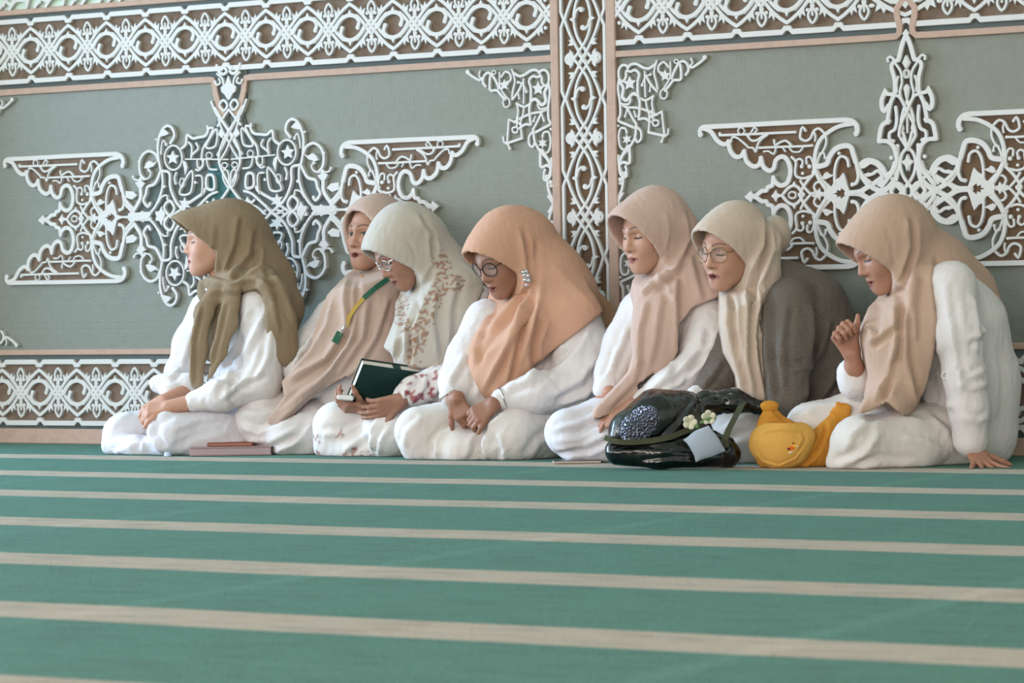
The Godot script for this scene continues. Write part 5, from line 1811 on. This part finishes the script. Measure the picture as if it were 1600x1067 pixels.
func person_f() -> void:
	var o := thing("person", "woman in a sand headscarf, glasses and a grey tweed blazer, leaning forward", "person", Vector3(1.087, 0.0, 0.404), TURN, "seated women")
	var h := head_at(v(-68, 651, 50), 40.0, 10.0, -4.0)
	var s := new_body(h, 2, Color(0.98, 0.93, 0.90))
	job(s, "body", o, M.skin)
	glasses(o, h, M.brass, 0.027, 0.024)
	var k := cloth_piece(0.010)
	k.chain([v(129, 83, -20), v(26, 72, 50), v(-58, 79, 100)], [0.12, 0.095, 0.088], 0.05)
	k.chain([v(-37, 20, 120), v(37, 18, 100)], [0.04, 0.045], 0.04)
	k.folds = [[[-123, 36, -58, 67, 22, 98], 0.016, 0.006, 1.0], [[-106, 100, -65, 132, -1, 147], 0.014, 0.005, 1.0]]
	k.wrinkle = 0.0018
	k.gain = 1.5
	job(k, "skirt", o, M.white_cloth)
	var b := cloth_piece(0.008)
	b.chain([v(222, 146, -40), v(189, 301, -20), v(133, 440, 0), v(69, 522, 0)], [0.155, 0.16, 0.15, 0.09], 0.06)
	b.chain([v(102, 473, 120), v(88, 339, 190), v(73, 190, 220)], [0.085, 0.074, 0.060], 0.018)
	b.flats([v(30, 514, 130), v(17, 403, 170), v(18, 292, 180)], [0.022, 0.026, 0.016], Vector3(0.2, 0, 1), 0.5, 0.01)
	b.chain([v(-39, 442, -80), v(-73, 338, -30), v(-103, 259, 30), v(-156, 220, 100)], [0.07, 0.065, 0.055, 0.042], 0.04)
	b.chain([v(188, 174, 50), v(264, 169, -50)], [0.1, 0.1], 0.05)
	b.folds = [[[28, 498, 23, 402, 25, 306, 36, 194], 0.010, 0.008, 1.0], [[156, 480, 154, 368, 136, 257, 127, 177], 0.014, 0.008, 1.0], [[219, 431, 194, 336, 137, 273], 0.014, 0.006, 1.0], [[186, 368, 161, 288, 144, 208], 0.013, 0.007, -1.0], [[49, 306, 89, 281, 137, 289], 0.012, 0.006, 1.0], [[257, 319, 224, 239, 183, 184], 0.014, 0.006, 1.0], [[-103, 308, -135, 261, -168, 229], 0.010, 0.006, 1.0], [[84, 481, 66, 370, 64, 210], 0.012, 0.004, 1.0]]
	b.wrinkle = 0.0016
	b.gain = 1.8
	job(b, "blazer", o, M.tweed)
	var w := cloth_piece(0.008)
	w.chain([v(-143, 222, 80), v(-194, 200, 130)], [0.036, 0.03], 0.02)
	w.wrinkle = 0.002
	job(w, "cuff", o, M.white_cloth)
	var c := cloth_piece(0.0064)
	hood(c, h, 0.84, 0.060, 0.024, 1.02, 0.004)
	c.ell(v(76, 689, -50), Vector3(0.048, 0.062, 0.055), 0.03)
	c.chain([v(-14, 555, 40), v(-9, 499, 60)], [0.07, 0.08], 0.04)
	c.chain([v(44, 659, 40), v(18, 562, 90), v(-12, 475, 100)], [0.045, 0.05, 0.06], 0.04)
	c.chain([v(-33, 483, 60), v(-46, 371, 100), v(-30, 276, 130), v(-9, 197, 160)], [0.12, 0.10, 0.085, 0.07], 0.05, 1)
	c.poly = poly_of([-59, 548, -101, 531, -109, 420, -98, 332, -65, 264, -61, 205, -17, 191, 35, 186, 16, 306, 11, 419, 24, 514, 53, 586, 46, 642, -3, 579])
	c.folds = [[[28, 746, 22, 658, -15, 571, -32, 483], 0.012, 0.009, 1.0], [[47, 730, 54, 642, 13, 546, -5, 435], 0.011, 0.009, -1.0], [[-28, 515, -37, 403, -39, 307, -16, 195], 0.010, 0.009, 1.0], [[4, 499, -14, 387, -7, 291, 12, 194], 0.010, 0.007, 1.0], [[-84, 516, -93, 420, -75, 324, -48, 211], 0.011, 0.006, 1.0], [[-60, 516, -61, 404, -55, 308], 0.010, 0.005, -1.0], [[63, 722, 79, 673, 62, 626], 0.010, 0.005, 1.0]]
	c.wrinkle = 0.001
	c.gain = 1.45
	job(c, "headscarf", o, M.sand_scarf)

func person_g() -> void:
	var o := thing("person", "woman in a mocha headscarf leaning on one planted hand, the other hand raised", "person", Vector3(1.575, 0.0, 0.462), TURN, "seated women")
	var h := head_at(v(-33, 640, 60), 16.0, 26.0)
	var s := new_body(h, 0, Color(0.86, 0.78, 0.74))
	# raised hand, thumb up
	s.chain([v(-125, 257, 70), v(-131, 289, 85), v(-137, 329, 100)], [0.030, 0.028, 0.024], 0.01)
	limb(s, [h * Vector3(0, -0.15, -0.03), v(129, 467, -0), v(160, 482, 120), v(176, 255, 210), v(193, 90, 200)], 0.022)
	limb(s, [v(129, 467, -0), v(27, 420, -80), v(-98, 230, -0), v(-116, 224, 50)], 0.022)
	hand(s, v(-134, 329, 100), Vector3(-0.5, 0.85, 0.0), Vector3(-0.25, -0.1, -0.95), [72, 78, 80, 82], -1.0, Vector3(0.8, 0.62, 0.15), -6.0, 0.02)
	# planted hand
	s.chain([v(193, 90, 200), v(201, 47, 200)], [0.03, 0.025], 0.01)
	hand(s, v(201, 45, 200), Vector3(0.15, -0.38, 0.75), Vector3(0.1, 0.85, 0.5), [-8, -6, -6, -8], -1.0, Vector3(0.4, 1.0, 0.25), 4.0, 0.32)
	s.keep_above = 0.0015
	job(s, "body", o, M.skin)
	var k := cloth_piece(0.010)
	k.chain([v(188, 81, -0), v(4, 66, 120), v(-132, 68, 200)], [0.13, 0.095, 0.085], 0.05)
	k.chain([v(149, 79, -60), v(-96, 121, -30), v(-252, 112, -0)], [0.12, 0.09, 0.075], 0.05)
	k.chain([v(37, 24, 160), v(-101, 17, 200), v(-203, 14, 200)], [0.05, 0.04, 0.025], 0.04)
	k.folds = [[[-208, 5, -129, 43, -80, 106], 0.014, 0.008, 1.0], [[-145, 4, -81, 19, 29, 9], 0.012, 0.007, 1.0], [[-112, 122, -16, 145, 63, 128], 0.014, 0.006, 1.0], [[79, 143, 126, 103, 149, 39], 0.013, 0.006, 1.0], [[-176, 52, -160, 99, -111, 138], 0.012, 0.006, -1.0], [[-17, 89, 62, 72, 140, 23], 0.016, 0.005, 1.0], [[-301, 141, -238, 172, -143, 178], 0.014, 0.005, 1.0]]
	k.wrinkle = 0.0018
	k.gain = 1.5
	job(k, "skirt", o, M.cream_cloth)
	var b := cloth_piece(0.009)
	b.chain([v(218, 95, -40), v(211, 241, -30), v(176, 402, -0), v(135, 499, 20)], [0.15, 0.15, 0.145, 0.10], 0.06)
	b.chain([v(151, 522, 140), v(160, 388, 190), v(176, 255, 210)], [0.075, 0.066, 0.058], 0.04)
	b.chain([v(176, 255, 210), v(185, 169, 210), v(191, 75, 200)], [0.056, 0.054, 0.050], 0.03)
	b.chain([v(27, 428, -80), v(-51, 309, -50), v(-93, 223, -10), v(-123, 248, 50), v(-135, 276, 60)], [0.07, 0.065, 0.056, 0.046, 0.040], 0.03)
	b.folds = [[[124, 538, 130, 428, 144, 309, 167, 197], 0.012, 0.004, 1.0], [[202, 498, 209, 403, 200, 323], 0.010, 0.006, 1.0], [[241, 402, 217, 379, 177, 371], 0.010, 0.007, 1.0], [[128, 293, 175, 260, 231, 283], 0.010, 0.005, 1.0], [[144, 245, 191, 229, 239, 244], 0.010, 0.005, 1.0], [[158, 150, 205, 133, 237, 149], 0.010, 0.004, 1.0], [[98, 357, 80, 246, 95, 167], 0.013, 0.006, 1.0], [[64, 215, 95, 183, 143, 174], 0.012, 0.006, -1.0], [[264, 354, 278, 243, 269, 124], 0.02, 0.004, 1.0]]
	b.wrinkle = 0.0024
	b.gain = 1.5
	job(b, "blouse", o, M.white_cloth)
	# scalloped lace hem
	var lace := Node3D.new()
	lace.name = "lace_trim"
	o.add_child(lace)
	for q in [v(85, 251, -0), v(101, 274, -0), v(115, 265, -0), v(93, 266, -0)]:
		var p := b.front(q.x, q.y)
		put("lace_scallop", tube_mesh(ring_at(p + Vector3(0, 0, 0.003), Vector3(-0.3, 0, 1), 0.010), 0.003, true), M.white_cloth, lace)
	var c := cloth_piece(0.0064)
	hood(c, h, 0.62, 0.078, 0.045, 1.04, 0.016)
	c.chain([v(11, 556, 60), v(25, 485, 60)], [0.075, 0.09], 0.04)
	c.chain([v(44, 660, -0), v(117, 563, -20), v(184, 514, -40)], [0.09, 0.105, 0.09], 0.05)
	c.flats([v(158, 571, -20), v(232, 497, -40), v(289, 408, -50), v(321, 327, -50)], [0.085, 0.075, 0.05, 0.012], Vector3(0.4, 0.1, 1), 0.6, 0.04)
	c.chain([v(33, 461, 60), v(-5, 358, 100), v(-19, 233, 130)], [0.12, 0.11, 0.09], 0.05, 1)
	c.chain([v(86, 499, 80), v(72, 405, 120), v(43, 279, 140)], [0.10, 0.085, 0.07], 0.05, 1)
	c.chain([v(-20, 233, 140), v(-44, 173, 200), v(-133, 175, 220)], [0.07, 0.05, 0.03], 0.04, 1)
	c.poly = poly_of([-27, 509, -75, 498, -111, 404, -110, 360, -95, 265, -104, 216, -136, 170, -131, 158, -87, 174, -54, 191, -8, 151, 34, 150, 64, 231, 81, 294, 92, 420, 100, 539, 132, 586, 70, 642, 5, 540])
	c.folds = [[[20, 730, 30, 643, -3, 540, -20, 422], 0.013, 0.009, 1.0], [[55, 721, 54, 627, 21, 524, 3, 390], 0.014, 0.007, -1.0], [[-20, 469, -25, 359, -46, 264, -95, 193], 0.013, 0.010, 1.0], [[4, 461, 2, 327, 32, 168], 0.012, 0.009, 1.0], [[-59, 486, -92, 407, -84, 375], 0.012, 0.008, 1.0], [[-12, 422, -60, 391, -100, 360], 0.012, 0.007, 1.0], [[-14, 311, -31, 248, -47, 201], 0.012, 0.007, -1.0], [[101, 618, 84, 539, 87, 420, 73, 294], 0.012, 0.006, 1.0], [[-40, 699, -25, 644, -16, 580], 0.006, -0.003, 0.0], [[148, 593, 211, 513, 272, 401], 0.016, 0.006, 1.0], [[45, 563, 28, 469, 26, 358], 0.014, 0.006, 1.0]]
	c.wrinkle = 0.001
	c.gain = 1.45
	job(c, "headscarf", o, M.mocha_scarf)

# ------------------------------------------------------------------ things on and above the carpet
func build_objects() -> void:
	# the green book the third woman holds
	var bk := thing("book", "dark green hardback book held in the hand of the reading woman", "book", Vector3(-0.353, 0.0, 0.358), TURN)
	var bl := v(-51, 180, 205)
	var tl := v(3, 304, 278)
	var tr := v(195, 273, 195)
	var y := (tl - bl).normalized()
	var x := (tr - tl)
	x = (x - y * x.dot(y)).normalized()
	var n := x.cross(y)
	var w := (tr - tl).length()
	var hgt := (tl - bl).length()
	var fr := Transform3D(Basis(x, y, n), bl)
	var th := 0.031
	var st := new_st()
	box(st, Vector3(0, 0, -0.003), Vector3(w, hgt, 0.0), 0.0012, fr)
	put("cover", done(st), M.book_green, bk)
	st = new_st()
	box(st, Vector3(0, 0, -th), Vector3(w, hgt + 0.002, -th + 0.003), 0.0012, fr)
	put("cover", done(st), M.book_green, bk)
	st = new_st()
	box(st, Vector3(0.004, 0.004, -th + 0.003), Vector3(w - 0.002, hgt - 0.004, -0.003), 0.0, fr)
	put("pages", done(st), M.paper, bk)
	st = new_st()
	box(st, Vector3(w * 0.52, hgt - 0.004, -th + 0.001), Vector3(w * 0.64, hgt - 0.001, -0.001), 0.0, fr)
	put("bookmark_ribbon", done(st), M.book_green, bk)
	# phone in her other hand
	var ph := thing("phone", "white phone edge showing in the fingers under the green book", "phone", Vector3(-0.353, 0.0, 0.358), TURN)
	st = new_st()
	var pc := v(-60, 196, 240)
	box(st, Vector3(-0.024, -0.008, -0.035), Vector3(0.03, 0.008, 0.035), 0.004, Transform3D(Basis(Vector3(0, 0, 1), -0.1), pc))
	put("case", done(st), M.phone_white, ph)
	# books on the floor
	var f1 := thing("floor_book", "large pink edged book lying flat on the carpet", "book", Vector3(-1.048, 0.0, 0.391) + Vector3(0, 0, 0), TURN)
	var a := v(24, -10, 300)
	var b := v(298, -12, 300)
	st = new_st()
	box(st, Vector3(a.x, 0.001, 0.12), Vector3(b.x, 0.004, 0.31), 0.001)
	put("cover", done(st), M.pink_cover, f1)
	st = new_st()
	box(st, Vector3(a.x + 0.003, 0.004, 0.123), Vector3(b.x - 0.003, 0.026, 0.307), 0.001)
	put("pages", done(st), M.pink_paper, f1)
	st = new_st()
	box(st, Vector3(a.x, 0.026, 0.12), Vector3(b.x, 0.029, 0.31), 0.001)
	put("cover", done(st), M.pink_cover, f1)
	var f2 := thing("small_book", "small reddish brown book lying on top of the large floor book", "book", Vector3(-1.048, 0.0, 0.391), TURN)
	a = v(79, 18, 240)
	b = v(232, 16, 240)
	st = new_st()
	box(st, Vector3(a.x, 0.0292, 0.15), Vector3(b.x, 0.042, 0.26), 0.002)
	put("cover", done(st), M.brown_cover, f2)
	st = new_st()
	box(st, Vector3(a.x + 0.004, 0.032, 0.2585), Vector3(b.x - 0.004, 0.039, 0.2605), 0.0)
	put("pages", done(st), M.brown_paper, f2)
	var bt := thing("bottle_cap", "tiny pale blue cap on the carpet beside the kneeling woman's knee", "cap", Vector3(-1.048, 0.0, 0.391), TURN)
	var cyl := CylinderMesh.new()
	cyl.top_radius = 0.010; cyl.bottom_radius = 0.012; cyl.height = 0.014; cyl.radial_segments = 16
	put("shell", cyl, M.cap_blue, bt).position = Vector3(v(-50, 5, 290).x, 0.008, 0.29)
	var ring := TorusMesh.new()
	ring.inner_radius = 0.009; ring.outer_radius = 0.013
	put("lip", ring, M.cap_blue, bt).position = Vector3(v(-50, 5, 290).x, 0.003, 0.29)
	# phone lying on the carpet
	var fp := thing("flat_phone", "slim phone in a pale case lying flat on the carpet before the blush scarf", "phone", Vector3(0.669, 0.0, 0.430), TURN)
	a = v(-247, 6, 200)
	b = v(-98, 2, 200)
	st = new_st()
	box(st, Vector3(a.x, 0.001, 0.16), Vector3(b.x, 0.008, 0.235), 0.003)
	put("case", done(st), M.phone_case, fp)
	st = new_st()
	box(st, Vector3(a.x + 0.004, 0.008, 0.164), Vector3(b.x - 0.004, 0.0095, 0.231), 0.001)
	put("screen", done(st), M.phone_dark, fp)
	black_bag()
	yellow_bag()

func patch_on(s: Sculpt, c: Vector2, rx: float, ry: float, turn: float, lift: float, from := 0.6) -> ArrayMesh:    # an oval laid on a shape
	var st := SurfaceTool.new()
	st.begin(Mesh.PRIMITIVE_TRIANGLES)
	var rows := []
	for i in 7:
		var row := []
		for k in 24:
			var q := Vector2(cos(TAU * k / 24.0) * rx, sin(TAU * k / 24.0) * ry).rotated(turn) * (i / 6.0) + c
			var p := s.front(q.x, q.y, from)
			p.z += lift * (1.0 if i < 6 else -0.4)
			row.append(p)
		rows.append(row)
	for i in 6:
		for k in 24:
			var l := (k + 1) % 24
			quad4(st, rows[i][k], rows[i][l], rows[i + 1][l], rows[i + 1][k])
	st.index()
	st.generate_normals()
	return st.commit()

func black_bag() -> void:
	var o := thing("black_bag", "glossy black bag with a silver sequin oval, lying before the blazer", "bag", Vector3(1.184, 0.0, 0.829), TURN)
	var s := cloth_piece(0.0055)
	s.chain([v(-309, 45, -0), v(-187, 39, 20), v(-19, 33, 0)], [0.030, 0.034, 0.028], 0.02)
	s.chain([v(-318, 62, -10), v(-196, 63, 0), v(-96, 65, -20)], [0.026, 0.034, 0.036], 0.02)
	job(s, "lower_pouch", o, M.patent)
	s.folds = [[[-337, 55, -249, 59, -142, 52], 0.008, 0.004, 1.0], [[-250, 20, -153, 28, -55, 22], 0.008, 0.004, 1.0]]
	s.wrinkle = 0.001
	var u := cloth_piece(0.0055)
	u.chain([v(-268, 112, -30), v(-192, 149, -60), v(-111, 171, -80)], [0.066, 0.072, 0.055], 0.04)
	u.chain([v(-199, 192, -90), v(-89, 193, -100)], [0.036, 0.022], 0.03)
	u.chain([v(-303, 88, -10), v(-165, 96, -20)], [0.022, 0.03], 0.03)
	u.chain([v(-112, 127, -70), v(-73, 102, -60)], [0.06, 0.05], 0.04)
	u.folds = [[[-181, 82, -132, 125, -77, 197], 0.010, 0.008, 1.0], [[-282, 161, -233, 204, -169, 217], 0.01, 0.003, 1.0]]
	u.wrinkle = 0.001
	job(u, "flap", o, M.patent)
	var w := cloth_piece(0.0055)
	w.chain([v(-86, 146, -80), v(-40, 185, -100), v(41, 195, -110), v(120, 172, -110)], [0.05, 0.034, 0.03, 0.02], 0.03)
	w.chain([v(-65, 73, -50), v(4, 48, -40), v(18, 38, -30)], [0.055, 0.036, 0.03], 0.04)
	w.folds = [[[-82, 173, -24, 206, 44, 200], 0.008, 0.006, 1.0], [[-53, 182, -4, 186, 73, 180], 0.008, 0.005, -1.0], [[-54, 99, -26, 65, 3, 55], 0.008, 0.006, 1.0]]
	w.wrinkle = 0.003
	w.wrinkle_scale = Vector3(22, 22, 22)
	job(w, "side_pouch", o, M.patent)
	finish_jobs()
	var c := v(-244, 135, -0)
	u.last_z = 0.03
	put("sequin_oval", patch_on(u, Vector2(c.x, c.y), 0.070, 0.048, 0.72, 0.004), M.sequin, o)
	var all := cloth_piece()
	for e in [s, u]:
		for i in e.ty.size():
			all.add(e.ty[i], e.pa[i], e.pd[i], e.r0[i], e.r0[i] + e.dr[i], e.kk[i], 0, e.mats[i], e.used[i] == 1, e.sc[i])
	put("strap", ribbon_on(all, [-346, 97, -307, 85, -234, 85, -161, 95, -103, 114, -59, 126], 0.016, 0.006), M.olive_strap, o)
	# the second strap stands up and over to a ring
	var up := new_st()
	var line := [v(64, 189, -60), v(42, 157, -10), v(18, 120, 30), v(0, 82, 50), v(3, 62, 50)]
	for i in line.size() - 1:
		var e := Vector3(0.0115, 0.004, 0.003)
		quad4(up, line[i] - e, line[i] + e, line[i + 1] + e, line[i + 1] - e)
		var d := Vector3(0, 0, -0.002)
		quad4(up, line[i] + e, line[i] + e + d, line[i + 1] + e + d, line[i + 1] + e)
		quad4(up, line[i] - e + d, line[i] - e, line[i + 1] - e, line[i + 1] - e + d)
	put("strap", done(up), M.olive_strap, o)
	put("buckle_ring", tube_mesh(ring_at(v(11, 59, 45), Vector3(0.2, 0, 1), 0.014), 0.004, true), M.black_metal, o)
	# cushion charm and two cloth flowers
	var ch := thing("cushion_charm", "small pale grey blue square cushion hanging on the black bag", "charm", Vector3(1.184, 0.0, 0.829), TURN)
	var p := cloth_piece(0.003)
	p.keep_above = -1.0
	var m := v(-58, 79, 75)
	p.flat(m + Vector3(-0.016, 0.010, 0), m + Vector3(0.016, -0.010, 0), 0.022, 0.022, Vector3(0, 0, 1), 0.42, 0.01)
	for q in [v(-118, 89, 70), v(-46, 127, 70), v(-0, 56, 70), v(-83, 26, 70)]:
		p.flat(m, q, 0.02, 0.002, Vector3(0, 0, 1), 0.45, 0.016)
	job(p, "cushion", ch, M.charm_blue)
	var fl := v(-98, 139, 30)
	var fl2 := v(-43, 152, 30)
	for k in 2:
		var g := thing("cloth_flower", "cream cloth flower with a green leaf pinned left on the black bag" if k == 0 else "larger cream cloth flower pinned right on the black bag beside the strap", "flower", Vector3(1.184, 0.0, 0.829), TURN, "cloth flowers on the black bag")
		var at: Vector3 = fl if k == 0 else fl2
		for i in 5:
			var pt := cloth_piece(0.003)
			pt.keep_above = -1.0
			var an := TAU * i / 5.0 + k * 0.4
			var d := Vector3(cos(an), sin(an), 0.5)
			pt.flat(at, at + d * 0.0135, 0.006, 0.0105, Vector3(-d.x * 0.7, -d.y * 0.7, 1), 0.5, 0.006)
			job(pt, "petal", g, M.petal)
		var lf := cloth_piece(0.003)
		lf.keep_above = -1.0
		lf.flat(at + Vector3(0.014, -0.004, 0.004), at + Vector3(0.022 if k == 0 else -0.022, -0.014, 0.01), 0.009, 0.006, Vector3(0, 0, 1), 0.5, 0.006)
		job(lf, "leaf", g, M.leaf)
	finish_jobs()

func yellow_bag() -> void:
	var o := thing("waist_bag", "mustard yellow waist bag with an embroidered patch, standing on the carpet", "bag", Vector3(1.184, 0.0, 0.829), TURN)
	# the main pouch with its two strap ends
	var s := cloth_piece(0.005)
	s.chain([v(141, 29, -30), v(215, 23, -30), v(285, 33, -40)], [0.040, 0.042, 0.040], 0.03)
	s.chain([v(285, 43, -40), v(312, 92, -50), v(337, 135, -60)], [0.042, 0.032, 0.022], 0.03)
	s.flats([v(132, 65, -40), v(146, 114, -50), v(145, 164, -50)], [0.045, 0.034, 0.021], Vector3(0.2, 0, 1), 0.6, 0.02)
	s.flats([v(151, 119, -50), v(193, 103, -50), v(242, 93, -50)], [0.030, 0.026, 0.022], Vector3(0, 0.2, 1), 0.6, 0.02)
	s.folds = [[[296, 123, 286, 89, 261, 46], 0.008, 0.008, 1.0], [[141, 162, 170, 137, 213, 115], 0.006, 0.006, 1.0], [[316, 132, 310, 98, 290, 60], 0.007, 0.006, -1.0], [[236, 2, 265, 21, 295, 60], 0.008, 0.005, 1.0]]
	s.wrinkle = 0.0012
	job(s, "main_pouch", o, M.mustard)
	# the paler front pocket
	var f := cloth_piece(0.0045)
	f.flats([v(122, 65, 5), v(162, 55, 12), v(204, 63, 8), v(242, 89, 0)], [0.040, 0.049, 0.043, 0.016], Vector3(-0.1, 0.1, 1), 0.8, 0.04)
	f.flats([v(130, 91, -5), v(183, 94, -0), v(228, 93, -2)], [0.026, 0.024, 0.016], Vector3(0, 0.2, 1), 0.8, 0.05)
	f.folds = [[[91, 53, 115, 21, 158, 9, 207, 30, 242, 75], 0.003, 0.004, 1.0], [[116, 106, 170, 114, 233, 107], 0.0035, 0.004, -1.0], [[220, 102, 227, 85, 210, 56], 0.007, 0.004, 1.0]]
	f.wrinkle = 0.0008
	job(f, "front_pocket", o, M.mustard_pale)
	var t := cloth_piece(0.004)
	t.keep_above = -1.0
	var lo := v(142, 181, -50)
	for i in 8:
		var a := TAU * i / 8.0
		var b := TAU * (i + 1) / 8.0
		t.flat(lo + Vector3(cos(a) * 0.019, sin(a) * 0.008, sin(a) * -0.012), lo + Vector3(cos(b) * 0.019, sin(b) * 0.008, sin(b) * -0.012), 0.006, 0.006, Vector3(0, 0, 1), 0.7, 0.004)
	t.flats([v(144, 159, -50), v(142, 174, -45)], [0.021, 0.019], Vector3(0, 0, 1), 0.4, 0.01)
	job(t, "strap_loop", o, M.mustard)
	var t2 := cloth_piece(0.004)
	t2.keep_above = -1.0
	t2.flats([v(332, 130, -50), v(350, 153, -55), v(364, 165, -55)], [0.023, 0.022, 0.020], Vector3(0, 0.3, 1), 0.5, 0.01)
	t2.flats([v(343, 183, -50), v(374, 170, -50), v(369, 148, -50)], [0.007, 0.008, 0.008], Vector3(0, 0, 1), 0.7, 0.004)
	t2.folds = [[[306, 150, 325, 137, 335, 132], 0.004, 0.004, 1.0], [[316, 164, 335, 149, 350, 146], 0.004, 0.004, 1.0]]
	job(t2, "strap_loop", o, M.mustard)
	finish_jobs()
	var e := Node3D.new()
	e.name = "embroidery"
	o.add_child(e)
	var spots := [[v(195, 60, -0), 0.010, 0.0065, M.thread_orange], [v(204, 66, -0), 0.0058, 0.0055, M.thread_gold], [v(187, 58, 0), 0.0050, 0.0040, M.thread_red], [v(201, 74, 0), 0.0036, 0.0026, M.thread_red], [v(192, 47, 0), 0.0080, 0.0026, M.thread_white], [v(211, 65, 0), 0.0036, 0.0026, M.thread_white]]
	var lift := 0.002
	for q in spots:
		put("stitching", patch_on(f, Vector2(q[0].x, q[0].y), q[1], q[2], 0.4, lift), q[3], e)
		lift += 0.0006
	var st := new_st()
	var lb := v(253, 72, 0)
	s.last_z = 0.01
	lb = s.front(lb.x, lb.y)
	box(st, Vector3(-0.003, -0.007, -0.002), Vector3(0.003, 0.007, 0.003), 0.0006, Transform3D(Basis(Vector3(0, 0, 1), -0.5), lb + Vector3(0, 0, 0.006)))
	put("label_tab", done(st), M.phone_dark, o)
